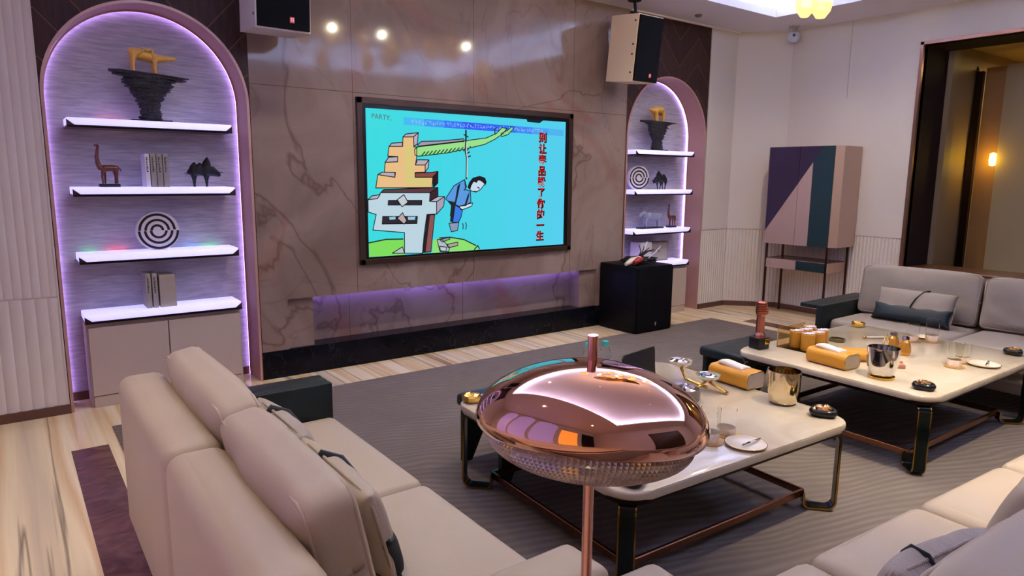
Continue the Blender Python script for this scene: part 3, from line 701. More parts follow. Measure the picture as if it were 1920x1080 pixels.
# things lying on the subwoofer
t = thing('headset_tangle', 'tangle of black cables with red and white pieces on top of the subwoofer', 'cables', (3.42, -0.25, 0.63)); t.scale = (1.3, 1.3, 1.3)
bm = B()
rnd = random.Random(5)
for k in range(5):
    pts = []; c0 = Vector((rnd.uniform(-0.03, 0.12), rnd.uniform(-0.06, 0.06), 0))
    for i in range(26):
        a = i*0.5+k; r_ = 0.05+0.03*rnd.random()
        pts.append(c0+Vector((r_*math.cos(a)*1.3, r_*math.sin(a), 0.008+0.03*abs(math.sin(a*0.7+k)))))
    tube(bm, pts, 0.0055, 6)
for k in range(5):
    a = 0.2+0.22*k; tube(bm, [(0.05, 0.0, 0.02), (0.09+0.02*k, 0.0, 0.08), (0.10+0.035*k, 0.03-0.02*k, 0.13-0.012*k)], [0.004, 0.004, 0.003], 6)
obj('cable', bm, BLACK, t)
bm = B(); tube(bm, [(-0.16, -0.09, 0.012), (-0.09, -0.08, 0.03), (0.0, -0.07, 0.035), (0.06, -0.05, 0.02)], [0.012, 0.024, 0.026, 0.014], 10); obj('white_handle', bm, mat('off_white_plastic', 'd8c8b8', 0.45), t)
bm = B(); tube(bm, [(-0.10, -0.115, 0.02), (-0.05, -0.11, 0.038), (0.0, -0.10, 0.04)], [0.016, 0.024, 0.014], 10); obj('red_sleeve', bm, mat('red_plastic', '9c2a28', 0.4), t)
bm = B(); tube(bm, [(0.09, 0.03, 0.01), (0.15, 0.02, 0.09), (0.18, 0.02, 0.15)], [0.016, 0.012, 0.003], 8, flat=1); tube(bm, [(0.12, -0.02, 0.01), (0.2, -0.04, 0.07), (0.25, -0.05, 0.12)], [0.006, 0.006, 0.003], 8)
obj('clear_stick', bm, mat('pale_stick', 'cfc8e8', 0.2), t)
t = thing('security_camera', 'white ceiling mounted security camera near the chamfered corner', 'camera', (5.38, -0.55, 3.0))
bm = B(); lathe(bm, [(0, -0.015), (0.05, -0.015), (0.05, 0), (0, 0)], 20); tube(bm, [(0, 0, -0.01), (0, 0, -0.05)], 0.018, 10); bx(bm, -0.05, -0.03, -0.015, 0.015, -0.07, -0.02); bx(bm, 0.03, 0.05, -0.015, 0.015, -0.07, -0.02); obj('mount', bm, mat('camera_mount', 'b8b0b0', 0.5), t, 40)
bm = B(); lathe(bm, [(0.0, -0.16), (0.04, -0.152), (0.066, -0.12), (0.066, -0.09), (0.05, -0.06), (0, -0.05)], 24); obj('housing', bm, mat('camera_white', 'c4c8d2', 0.4), t)
bm = B(); d_ = (CAM-Vector((5.38, -0.55, 2.9))).normalized(); p_ = Vector((0, 0, -0.105)); tube(bm, [p_+Vector((-0.05, -0.035, 0.005)), p_+Vector((-0.062, -0.043, 0.005))], 0.015, 12); obj('lens', bm, BLACK, t)

# ------------------------------------------------------------------ niche shelves, base cabinets
def shelf(label, x0, x1, z, group, side):
    t = thing('display_shelf', label, 'shelf', ((x0+x1)/2, 0.1, z), 0, group)
    L = (x1-x0)/2
    bm = B(); bx(bm, -L, L, -0.112, ND-0.1-0.032, -0.022, 0.022, 0.004, 2); obj('acrylic_panel', bm, ACRYL, t, 40)
    bm = B()
    pf = [(-L-0.002, -0.033), (L+0.002, -0.033), (L+0.002, 0.012), (L-0.036, -0.019), (-L+0.036, -0.019), (-L-0.002, 0.012)]
    prism(bm, pf, -0.118, -0.113, 'y'); bx(bm, -L-0.002, L+0.002, -0.118, ND-0.1-0.005, -0.033, -0.0225)
    obj('metal_channel', bm, mat('shelf_metal', '4a3b38', 0.35, 0.7), t)
    return t
ZL = (1.733, 1.332, 0.930, 0.565); ZR = (1.690, 1.296, 0.895, 0.545)
CXL = -0.585; CXR = 4.11
ords = ('top', 'second', 'third', 'bottom')
for nm, ZZ, cx in (('left', ZL, CXL), ('right', ZR, CXR)):
    for i, z in enumerate(ZZ):
        wd = 0.455 if nm == 'left' else 0.44
        lab = {0: 'topmost glowing white shelf in the %s arch', 1: 'second glowing shelf from the top in the %s arch', 2: 'third glowing shelf from the top in the %s arch', 3: 'lowest glowing shelf on the white cabinet in the %s arch'}[i] % nm
        shelf(lab, cx-wd, cx+wd, z, 'glowing shelves in the %s arch' % nm, nm)
def rgb_dots(z, items, tgt):
    for h, x0, x1 in items:
        bm = B(); bx(bm, x0, x1, ND-0.028, ND-0.008, z-0.010, z+0.010); tag(obj('led_dot', bm, mat('led_'+h, 'ffffff', 0.5, emit=3.0, ecol=h)), tgt % {'ff5040': 'red', '30e070': 'green', '40a0ff': 'blue', 'ff80a0': 'pink'}[h], 'light', 'coloured LEDs behind the left arch shelves')
rgb_dots(ZL[2], (('30e070', -1.0, -0.93), ('ff5040', -0.87, -0.76), ('40a0ff', -0.42, -0.34), ('30e070', -0.30, -0.20)), '%s glow LED behind the third shelf of the left arch')
rgb_dots(ZL[0], (('ff80a0', -0.86, -0.73),), '%s glow LED behind the top shelf of the left arch')
def base_cab(label, cx, wd, top):
    t = thing('base_cabinet', label, 'cabinet', (cx, 0.12, 0))
    m = mat('cabinet_cream', 'b9a79a', 0.5, var=0.02)
    bm = B(); bx(bm, -wd, wd, -0.10, ND-0.14, 0.0, top); obj('body', bm, m, t)
    for s in (-1, 1):
        bm = B(); bx(bm, min(s*0.003, s*(wd-0.008)), max(s*0.003, s*(wd-0.008)), -0.122, -0.101, 0.075, top-0.025, 0.003, 2); obj('door', bm, m, t)
    bm = B(); bx(bm, -wd+0.01, wd-0.01, -0.115, -0.101, 0.0, 0.07); obj('plinth', bm, m, t)
base_cab('white two door cabinet at the bottom of the left arch', CXL, 0.452, ZL[3]-0.0345)
base_cab('white two door cabinet behind the subwoofer in the right arch', CXR, 0.437, ZR[3]-0.0345)

# ------------------------------------------------------------------ ornaments in the arches
def fuse(o, vox=0.006, sm=6):
    md = o.modifiers.new('fuse', 'REMESH'); md.mode = 'VOXEL'; md.voxel_size = vox; md.use_smooth_shade = True
    m2 = o.modifiers.new('soft', 'SMOOTH'); m2.iterations = sm; m2.factor = 0.5
    return o
ROCK = mat('black_slate', '2b2a30', 0.6, var=0.35, vscale=60, bump=0.8, bscale=120)
def rock_pedestal(label, loc, flip, s=1.0):
    t = thing('rock_sculpture', label, 'sculpture', loc)
    bm = B(); bx(bm, -0.115*s, 0.115*s, -0.055, 0.055, 0, 0.012, 0.002, 1); obj('base_plate', bm, BLACK, t)
    rnd = random.Random(11 if flip else 12)
    bm = B(); prof = [(0.07, 0.012), (0.066, 0.04), (0.06, 0.07), (0.062, 0.1), (0.075, 0.12), (0.088, 0.14), (0.098, 0.16), (0.112, 0.18), (0.125, 0.20), (0.132, 0.22), (0.14, 0.24), (0.16, 0.255), (0.20, 0.27), (0.25, 0.283)]
    z = 0.012; k = 0
    while z < 0.29:
        r_ = 0.07
        for (a, za), (b, zb) in zip(prof, prof[1:]):
            if za <= z <= zb: r_ = a+(b-a)*(z-za)/(zb-za)
        if z > 0.283: r_ = 0.262
        dxl, dxr = r_*rnd.uniform(0.85, 1.08), r_*rnd.uniform(0.85, 1.08)
        tilt = -0.055*(1 if not flip else 0.2)
        n_ = 14; h = rnd.uniform(0.006, 0.011); poly = []
        for i in range(n_):
            a = 2*PI*i/n_; rr = rnd.uniform(0.88, 1.08)
            poly.append(((dxr if math.cos(a) > 0 else dxl)*s*math.cos(a)*rr, min(0.062, 0.045+0.1*r_)*math.sin(a)*rr))
        off = rnd.uniform(-0.006, 0.006)
        fs = prism(bm, [(p+off, q) for p, q in poly], z, z+h, 'z')
        for f in fs:
            for v in f.verts: v.tag = False
        z += h*0.8
    for v in bm.verts: v.co.z += v.co.x*(-0.06 if not flip else -0.02)*max(0, (v.co.z-0.15)/0.15)
    obj('slate_rock', bm, ROCK, t)
    bm = B(); f_ = -1 if flip else 1; Z0 = 0.292
    if not flip:      # long nosed beast with a pack, facing right
        tube(bm, [(-0.098, 0, Z0+0.115), (-0.085, 0, Z0+0.12), (-0.04, 0, Z0+0.112), (0.02, 0, Z0+0.10), (0.06, 0, Z0+0.096), (0.10, 0, Z0+0.098), (0.15, 0, Z0+0.103), (0.168, 0, Z0+0.102)], [0.018, 0.030, 0.036, 0.032, 0.026, 0.019, 0.014, 0.009], 12)
        for x in (-0.075, 0.045):
            for y in (-0.02, 0.02): tube(bm, [(x, y, Z0+0.1), (x-0.004, y, Z0+0.05), (x-0.002, y, Z0)], [0.017, 0.011, 0.009], 8)
    else:
        tube(bm, [(-0.135, 0, Z0+0.115), (-0.115, 0, Z0+0.118), (-0.09, 0, Z0+0.105), (-0.05, 0, Z0+0.11), (0.0, 0, Z0+0.115), (0.05, 0, Z0+0.112), (0.078, 0, Z0+0.095)], [0.008, 0.013, 0.022, 0.036, 0.042, 0.038, 0.02], 12)
        for x in (-0.045, 0.058):
            for y in (-0.02, 0.02): tube(bm, [(x, y, Z0+0.1), (x, y, Z0+0.05), (x+0.003, y, Z0)], [0.02, 0.014, 0.011], 8)
    a_ = fuse(obj('golden_animal', bm, GOLDP, t), 0.005, 4); a_['label'] = 'golden yellow animal figure'
    bm = B()
    tube(bm, [(-0.05*f_, -0.036, Z0+0.10), (-0.01*f_, -0.03, Z0+0.143), (-0.01*f_, 0.03, Z0+0.143), (-0.05*f_, 0.036, Z0+0.10)], 0.006, 6)
    tube(bm, [(-0.03*f_, 0, Z0+0.148), (0.05*f_, 0, Z0+0.138)], 0.012, 8); tube(bm, [(0.035*f_, -0.034, Z0+0.09), (0.03*f_, -0.02, Z0+0.14), (0.03*f_, 0.02, Z0+0.14)], 0.006, 6)
    obj('saddle_pack', bm, mat('pale_gold', 'e6bd70', 0.35, 0.3), a_)
    return t
rock_pedestal('golden long nosed animal on a flared black rock, top shelf of left arch', (-0.583, 0.10, ZL[0]+0.022), False)
rock_pedestal('golden animal facing left on a flared black rock, top shelf of right arch', (4.09, 0.10, ZR[0]+0.022), True, 1.0)
COPPER = mat('copper_patina', '6e4036', 0.4, 0.4, var=0.3, vscale=40)
def llama(label, loc, s):
    t = thing('llama_figurine', label, 'figurine', loc)
    bm = B(); bx(bm, -0.055*s, 0.055*s, -0.03, 0.03, 0, 0.018, 0.002, 1); obj('base', bm, mat('green_black_base', '141c20', 0.4), t)
    bm = B(); q = lambda x, y, z: (x*s, y*s, 0.018+z*s)
    tube(bm, [q(-0.04, 0, 0.085), q(-0.02, 0, 0.092), q(0.02, 0, 0.094), q(0.045, 0, 0.092), q(0.055, 0, 0.085)], [0.014*s, 0.021*s, 0.019*s, 0.018*s, 0.01*s], 10)
    tube(bm, [q(-0.038, 0, 0.085), q(-0.052, 0, 0.12), q(-0.056, 0, 0.16), q(-0.050, 0, 0.20), q(-0.046, 0, 0.218)], [0.017*s, 0.014*s, 0.011*s, 0.008*s, 0.007*s], 10)
    tube(bm, [q(-0.04, 0, 0.218), q(-0.05, 0, 0.224), q(-0.066, 0, 0.228)], [0.007*s, 0.008*s, 0.004*s], 8)
    for y in (-0.006, 0.006): tube(bm, [q(-0.046, y, 0.222), q(-0.044, y*1.6, 0.242)], [0.004*s, 0.002*s], 6)
    tube(bm, [q(0.052, 0, 0.092), q(0.064, 0, 0.088), q(0.066, 0, 0.07)], [0.007*s, 0.006*s, 0.003*s], 6)
    for x, dx in ((-0.03, -0.004), (-0.022, 0.002), (0.03, 0.004), (0.042, 0.0)):
        y = 0.012 if dx > 0 else -0.012
        tube(bm, [q(x, y, 0.085), q(x+dx*1.5, y, 0.045), q(x+dx, y, 0.0)], [0.012*s, 0.007*s, 0.006*s], 8)
    fuse(obj('llama_body', bm, COPPER, t), 0.0035, 3)
llama('copper long necked llama figurine at left on second shelf of left arch', (-0.838, 0.10, ZL[1]+0.022), 1.02)
llama('slim copper long necked figurine at right on third shelf of right arch', (4.36, 0.09, ZR[2]+0.022), 0.98)
BULLM = mat('black_bronze_cast', '15151c', 0.45, 0.3, var=0.4, vscale=50, bump=0.6, bscale=150)
def bull(label, loc, f_):
    t = thing('humped_bull_sculpture', label, 'sculpture', loc)
    bm = B(); q = lambda x, y, z: (x*f_, y, z)
    tube(bm, [q(-0.095, 0, 0.088), q(-0.07, 0, 0.10), q(-0.035, 0, 0.105), q(-0.01, 0, 0.10), q(0.02, 0, 0.11), (0.055*f_, 0, 0.10), q(0.085, 0, 0.085), q(0.105, 0, 0.072)], [0.012, 0.03, 0.034, 0.03, 0.038, 0.034, 0.022, 0.01], 10)
    for x, z, r_ in ((-0.055, 0.135, 0.022), (-0.02, 0.14, 0.018), (0.025, 0.158, 0.026)):
        tube(bm, [q(x-0.01, 0, 0.10), q(x, 0, z), q(x+0.004, 0, z+0.035*(r_/0.026)**2)], [r_*1.3, r_, 0.004], 8)
    tube(bm, [q(0.085, -0.012, 0.088), q(0.11, -0.025, 0.095), q(0.122, -0.03, 0.09)], [0.006, 0.004, 0.002], 6)
    tube(bm, [q(0.085, 0.012, 0.088), q(0.108, 0.028, 0.098)], [0.006, 0.002], 6)
    tube(bm, [q(-0.09, 0, 0.09), q(-0.118, 0, 0.082)], [0.006, 0.002], 6)
    for x in (-0.058, 0.018):
        for k, dx in enumerate((-0.012, 0.012)): tube(bm, [q(x+dx, (k-0.5)*0.03, 0.09), q(x+dx*0.7, (k-0.5)*0.03, 0.045), q(x+dx*0.35, (k-0.5)*0.02, 0.0)], [0.017, 0.007, 0.005], 8)
    fuse(obj('bull_body', bm, BULLM, t), 0.0035, 2)
bull('black humped bull sculpture at right on second shelf of left arch', (-0.295, 0.10, ZL[1]+0.022), 1)
bull('black humped bull sculpture beside the maze disc in the right arch', (4.165, 0.10, ZR[1]+0.022), -1)
def maze(label, loc, rotz, R_):
    t = thing('maze_disc', label, 'ornament', loc, rotz)
    bm = B(); lathe(bm, [(0, -0.02), (R_*0.97, -0.02), (R_, -0.015), (R_, 0.015), (R_*0.97, 0.02), (0, 0.02)], 56, M=Matrix.Translation((0, 0, R_-0.002)) @ Matrix.Rotation(PI/2, 4, 'X'))
    bx(bm, -R_*0.35, R_*0.35, -0.018, 0.018, 0.0, 0.006)
    d = obj('disc', bm, mat('maze_white', 'cfc6cf', 0.5), t, 40)
    bm = B()
    def arc(r0_, r1_, a0, a1, cx):
        n_ = 28; P_ = []
        for i in range(n_+1): a = a0+(a1-a0)*i/n_; P_.append((cx+r1_*math.cos(a), R_+r1_*math.sin(a)))
        for i in range(n_, -1, -1): a = a0+(a1-a0)*i/n_; P_.append((cx+r0_*math.cos(a), R_+r0_*math.sin(a)))
        A = [bm.verts.new((p, -0.0205, q)) for p, q in P_]; m = n_+1
        for i in range(n_): bm.faces.new((A[i], A[i+1], A[2*m-2-i], A[2*m-1-i]))
    for k in range(3):
        ro = R_*(0.86-0.27*k); arc(ro-R_*0.12, ro, 0.02, PI-0.02, -0.004+R_*0.0)
        ro = R_*(0.95-0.27*k); arc(ro-R_*0.12, ro, PI+0.02, 2*PI-0.02, 0.004)
    o_ = obj('groove_pattern', bm, mat('maze_black', '0c0b12', 0.6), t); o_['label'] = 'black offset ring grooves'
maze('white disc with black maze rings on third shelf of left arch', (-0.592, 0.10, ZL[2]+0.022), 0, 0.126)
maze('white disc with black maze rings at left on second shelf of right arch', (3.83, 0.10, ZR[1]+0.022), -0.25, 0.122)
def book(label, x, z, wd, hh, mcol, group, y0=0.03, dep=0.15, title=True, lean=0.0):
    t = thing('book', label, 'book', (x, 0, z), 0, group)
    bm = B(); bx(bm, -wd/2+0.001, wd/2-0.001, y0, y0+dep, 0, hh, 0.002, 1); obj('cover', bm, mat('book_'+mcol, mcol, 0.6), t)
    bm = B(); bx(bm, -wd/2+0.003, wd/2-0.003, y0+0.006, y0+dep-0.003, hh-0.002, hh+0.0012); obj('page_block', bm, mat('pages', 'd8d0c4', 0.8), t)
    if title:
        bm = B(); rnd = random.Random(int(x*1000)+int(z*100)); zz = hh*0.90
        while zz > hh*0.45:
            bx(bm, -0.006, rnd.uniform(-0.001, 0.006), y0-0.0009, y0+0.0005, zz-0.007, zz); zz -= 0.0105
        obj('spine_lettering', bm, mat('ink', '2a2530', 0.6), t)
zz = ZL[1]+0.022
book('white book, leftmost of four on second shelf of left arch', -0.633, zz, 0.028, 0.204, 'd9d3de', 'books on the second shelf of the left arch')
for i, lb in enumerate(('grey book next to the white one on the left arch second shelf', 'grey book in the middle of the three on left arch second shelf', 'grey book at right end of left arch second shelf row')):
    book(lb, -0.600+0.0355*i, zz, 0.034, 0.204, '8f8781', 'books on the second shelf of the left arch')
zz = ZL[3]+0.022
book('thin grey book, leftmost on lowest shelf of left arch', -0.678, zz, 0.032, 0.222, '9d948d', 'books on the lowest shelf of the left arch')
book('second thin grey book on lowest shelf of left arch', -0.641, zz, 0.032, 0.220, '9d948d', 'books on the lowest shelf of the left arch')
book('thick plain taupe book on lowest shelf of left arch', -0.568, zz, 0.098, 0.206, 'a3978b', 'books on the lowest shelf of the left arch', title=False)
zz = ZR[3]+0.022
book('wide white book at left on lowest shelf of right arch', 3.92, zz, 0.165, 0.212, 'cfc8d6', None, title=False)
t = thing('photo_box', 'taupe framed box leaning on lowest shelf of right arch', 'box', (4.185, 0.11, zz))
bm = B(); bx(bm, -0.145, 0.145, -0.02, 0.04, 0, 0.205, 0.004, 2); obj('frame', bm, mat('taupe_box', '8c7d74', 0.5), t)
bm = B(); bx(bm, -0.125, 0.125, -0.0225, -0.0195, 0.018, 0.187); obj('front_panel', bm, mat('pale_taupe', 'a59a92', 0.6, var=0.06), t)
t = thing('crystal_cow', 'clear crystal cow on a dark base on third shelf of right arch', 'figurine', (4.06, 0.10, ZR[2]+0.022))
bm = B(); bx(bm, -0.19, 0.15, -0.04, 0.04, 0, 0.014, 0.002, 1); obj('base', bm, BLACK, t)
bm = B()
tube(bm, [(-0.10, 0, 0.125), (-0.06, 0, 0.128), (0.0, 0, 0.118), (0.06, 0, 0.122), (0.12, 0, 0.125), (0.14, 0, 0.115)], [0.03, 0.046, 0.045, 0.043, 0.036, 0.015], 12)
tube(bm, [(-0.09, 0, 0.14), (-0.13, 0, 0.165), (-0.165, 0, 0.145), (-0.18, 0, 0.125)], [0.032, 0.028, 0.02, 0.014], 10)
for y in (-1, 1): tube(bm, [(-0.135, 0.015*y, 0.185), (-0.125, 0.04*y, 0.205), (-0.11, 0.035*y, 0.225)], [0.007, 0.005, 0.002], 6)
tube(bm, [(0.138, 0, 0.12), (0.152, 0, 0.08), (0.15, 0, 0.04)], [0.006, 0.004, 0.004], 6)
for x, y in ((-0.10, -0.022), (-0.08, 0.022), (0.09, -0.022), (0.115, 0.022)): tube(bm, [(x, y, 0.11), (x-0.008, y, 0.06), (x, y, 0.012)], [0.024, 0.012, 0.01], 8)
fuse(obj('cow_body', bm, mat('clear_crystal', 'ccd2ee', 0.12, trans=0.6, ior=1.45), t), 0.005, 3)

# ------------------------------------------------------------------ sofas
def leg(parent, x, y, h, m=None, w=0.02):
    bm = B(); bx(bm, x-w, x+w, y-w, y+w, 0.0065, h, 0.003, 1); return obj('leg', bm, m or DARKB, parent)
def set_cushion(name, label, loc, rotz, lean, w, h, t, m=None, seed=0, group=None, cat='cushion', q=0.42, band=None, wr=0.006, seam=True, box=False):
    """cushion whose thickness axis is local Y; lean tips its top towards local +Y"""
    th = thing(name, label, cat, loc, rotz, group)
    M = Matrix.Rotation(-lean, 4, 'X')
    bm = boxed(w, h, t, seed=seed, wr=wr) if box else cushion(w, h, t, seed=seed, q=q, wr=wr)
    bmesh.ops.transform(bm, matrix=M, verts=bm.verts)
    b = obj('pad', bm, m or CREAM2, th)
    if seam and box:
        bm = B()
        for sy in (-1, 1):
            pts = [(p, sy*(t/2-0.0105), q+h/2-0.02*(abs(p)/(w/2))**6*(1 if q > 0 else 0)) for p, q in rrect(w-0.021, h-0.021, 0.036, 6)]
            tube(bm, pts+[pts[0]], 0.0045, 6, cap=False)
        bmesh.ops.transform(bm, matrix=M, verts=bm.verts); obj('piping', bm, m or CREAM2, th)
    elif seam:
        bm = B(); pts = []
        n_ = 64
        for i in range(n_+1):
            a = 2*PI*i/n_; c_, s_ = math.cos(a), math.sin(a); k = (abs(c_)**8+abs(s_)**8)**(-1/8)
            pts.append((c_*k*w/2*0.985, 0, h/2+s_*k*h/2*0.985))
        tube(bm, pts, 0.0045, 6, cap=False); bmesh.ops.transform(bm, matrix=M, verts=bm.verts); obj('piping', bm, m or CREAM2, th)
    if band:
        bm = cushion(w*1.005, h*band, t*0.80, nu=22, nv=10, seed=seed+4, q=0.35, wr=0.003)
        bmesh.ops.transform(bm, matrix=M @ Matrix.Translation((0, -t*0.14, 0.0)), verts=bm.verts)
        o = obj('lower_band', bm, NAVY, th); o['label'] = 'dark teal leather lower band'
        bm = B(); x = w*0.0
        tube(bm, [(x, -t*0.52, h*band*0.8), (x+0.02, -t*0.50, h*0.66), (x+0.05, -t*0.33, h*0.9), (x+0.07, 0, h*1.01), (x+0.07, t*0.3, h*0.9)], [(0.004, 0.016)]*5, 8)
        bmesh.ops.transform(bm, matrix=M, verts=bm.verts); obj('strap', bm, NAVY, th)
    return th

# left sofa: back towards the left, seats facing +x
t = thing('sofa', 'long cream leather sofa at left with its back to the fluted wall', 'sofa', (-0.7, -2.8, 0))
def L_(bm): bmesh.ops.transform(bm, matrix=Matrix.Translation((0.7, 2.8, 0)), verts=bm.verts); return bm
bm = B(); bx(bm, -1.06, -0.33, -3.60, -2.03, 0.13, 0.27, 0.015, 2); obj('base', L_(bm), CREAM, t, 40)
obj('seat_cushion', L_(padded(-0.95, -0.315, -2.868, -2.075, 0.26, 0.425, 0.035, 0.010)), CREAM, t, 50)
obj('seat_cushion', L_(padded(-0.95, -0.315, -3.590, -2.873, 0.26, 0.425, 0.035, 0.010)), CREAM, t, 50)
obj('backrest', L_(padded(-1.105, -0.945, -2.868, -2.0, 0.14, 0.715, 0.045, 0.008)), CREAM, t, 50)
obj('backrest', L_(padded(-1.105, -0.945, -3.66, -2.873, 0.14, 0.715, 0.045, 0.008)), CREAM, t, 50)
bm = B(); bx(bm, -0.95, -0.315, -2.072, -2.022, 0.14, 0.565, 0.008, 2); bx(bm, -0.95, -0.315, -2.022, -1.92, 0.535, 0.565, 0.008, 2)
o = obj('armrest', L_(bm), GREEN, t, 40); o['label'] = 'dark green leather armrest with a flat flap'
o = obj('armrest', L_(padded(-0.95, -0.312, -3.757, -3.592, 0.15, 0.545, 0.03, 0.004)), CREAM, t, 50); o['label'] = 'padded cream armrest'
for x, y in ((-1.035, -2.1), (-1.035, -3.5), (-0.38, -2.1), (-0.38, -3.7)): L_(B()); leg(t, x+0.7, y+2.8, 0.14)
set_cushion('sofa_cushion', 'large cream back cushion on left sofa nearest the green armrest', (-0.822, -2.455, 0.425), PI/2, 0.20, 0.79, 0.395, 0.125, seed=1, box=True)
set_cushion('sofa_cushion', 'large cream back cushion on left sofa nearest the camera', (-0.83, -3.185, 0.425), PI/2, 0.20, 0.67, 0.385, 0.125, seed=2, wr=0.008, box=True)
set_cushion('throw_pillow', 'small beige lumbar pillow half hidden behind the near left sofa cushion', (-0.665, -2.66, 0.435), PI/2, 0.26, 0.44, 0.25, 0.11, LINEN, 3, band=0.45, cat='pillow')
set_cushion('throw_pillow', 'beige lumbar pillow with dark band at near end of left sofa', (-0.672, -3.12, 0.437), PI/2, 0.26, 0.46, 0.25, 0.105, CREAM2, 5, band=0.42, cat='pillow')

# front sofa: back to the camera, rotated a little
FA = math.radians(-3.4)
t = thing('sofa', 'cream leather sofa at the front seen over its back', 'sofa', (0.30, -3.875, 0), FA)
bm = B(); bx(bm, -0.52, 2.3, -0.80, -0.02, 0.13, 0.27, 0.015, 2); obj('base', bm, CREAM, t, 40)
for i in range(4):
    x0 = -0.575+0.581*i
    obj('seat_cushion', padded(x0+0.004, x0+0.577, -0.62, 0.0, 0.26, 0.425, 0.045, 0.016), CREAM, t, 50)
for x0, x1 in ((-0.56, 0.585), (0.59, 1.75)):
    obj('backrest', padded(x0, x1, -0.80, -0.645, 0.14, 0.70, 0.045, 0.006), CREAM, t, 50)
bm2 = padded(-0.70, -0.520, -0.72, 0.055, 0.15, 0.555, 0.03, 0.004)
o = obj('armrest', bm2, CREAM, t, 50); o['label'] = 'padded cream armrest'
bm2 = padded(1.755, 1.93, -0.72, 0.03, 0.15, 0.555, 0.03, 0.004)
o = obj('armrest', bm2, CREAM, t, 50); o['label'] = 'padded cream armrest'
for x, y in ((-0.6, 0.02), (1.85, -0.02), (-0.6, -0.7), (1.85, -0.7)): leg(t, x, y, 0.14)
FM = Matrix.Translation((0.30, -3.875, 0)) @ Matrix.Rotation(FA, 4, 'Z')
def fpos(x, y, z): p = FM @ Vector((x, y, z)); return (p.x, p.y, p.z)
set_cushion('sofa_cushion', 'big grey mauve back cushion at the bottom right corner of the photo', fpos(-0.02, -0.50, 0.435), FA+PI, 0.20, 1.0, 0.38, 0.13, CREAM2, 7, wr=0.008, box=True)
set_cushion('sofa_cushion', 'grey back cushion of the front sofa cut off by the right frame edge', fpos(0.80, -0.51, 0.435), FA+PI, 0.20, 0.60, 0.38, 0.13, CREAM2, 8, box=True)
RIBL = NB('ribbed_linen', 0.85, 0.2)
wv = RIBL.math('MULTIPLY_ADD', RIBL.math('SINE', RIBL.math('MULTIPLY', RIBL.xyz()[0], 900.0)), 0.5, 0.5)
RIBL.color(RIBL.ramp(wv, [(0.2, '9a8d86'), (0.8, 'b3a59c')])); RIBL.bump(wv, 0.4, 0.004)
set_cushion('throw_pillow', 'ribbed beige lumbar pillow with dark strap on the front sofa', fpos(-0.035, -0.30, 0.44), FA+PI-0.06, 0.34, 0.38, 0.20, 0.11, MATS['ribbed_linen'], 9, band=0.3, cat='pillow')
set_cushion('throw_pillow', 'plain pale lumbar pillow at right edge of the front sofa', fpos(0.50, -0.31, 0.44), FA+PI+0.1, 0.30, 0.42, 0.26, 0.13, CREAM2, 10, band=None, cat='pillow')

# right sofa by the opening, facing -x
t = thing('sofa', 'cream sofa at right below the dark opening with green arm', 'sofa', (3.95, -3.0, 0))
def R_(bm): bmesh.ops.transform(bm, matrix=Matrix.Translation((-3.95, 3.0, 0)), verts=bm.verts); return bm
bm = B(); bx(bm, 3.56, 4.32, -4.5, -2.08, 0.13, 0.26, 0.015, 2); obj('base', R_(bm), CREAM_SHADE, t, 40)
for y1, y0 in ((-2.165, -2.97), (-2.975, -3.78), (-3.785, -4.55)):
    obj('seat_cushion', R_(padded(3.53, 4.18, y0, y1, 0.25, 0.410, 0.04, 0.012)), CREAM_SHADE, t, 50)
obj('backrest', R_(padded(4.20, 4.36, -3.34, -2.04, 0.14, 0.66, 0.045, 0.006)), CREAM_SHADE, t, 50)
obj('backrest', R_(padded(4.20, 4.36, -4.60, -3.345, 0.14, 0.66, 0.045, 0.006)), CREAM_SHADE, t, 50)
bm = B(); bx(bm, 3.44, 4.26, -2.16, -2.11, 0.14, 0.515, 0.008, 2); bx(bm, 3.44, 4.26, -2.11, -1.98, 0.485, 0.515, 0.008, 2)
o = obj('armrest', R_(bm), GREEN, t, 40); o['label'] = 'dark green leather armrest with a flat flap'
for x, y in ((3.62, -2.14), (3.62, -4.4), (4.27, -2.14), (4.27, -4.4)): leg(t, x-3.95, y+3.0, 0.14)
set_cushion('sofa_cushion', 'wide grey back cushion on right sofa beside the green arm', (4.02, -2.56, 0.415), PI/2+PI+0.12, 0.22, 0.80, 0.385, 0.12, LINEN_SHADE, 11, wr=0.009, box=True)
set_cushion('sofa_cushion', 'grey back cushion on right sofa cut off by the right frame edge', (4.09, -3.36, 0.415), PI/2+PI+0.06, 0.22, 0.78, 0.375, 0.12, LINEN_SHADE, 12, wr=0.009, box=True)
set_cushion('throw_pillow', 'beige pillow with wide dark green band and strap on right sofa', (3.80, -2.62, 0.42), PI/2+PI+0.05, 0.45, 0.52, 0.25, 0.13, LINEN_SHADE, 13, band=0.5, cat='pillow')
set_cushion('throw_pillow', 'dark green banded pillow at right edge on right sofa', (3.83, -3.58, 0.42), PI/2+PI, 0.40, 0.50, 0.25, 0.13, LINEN_SHADE, 14, band=0.5, cat='pillow')

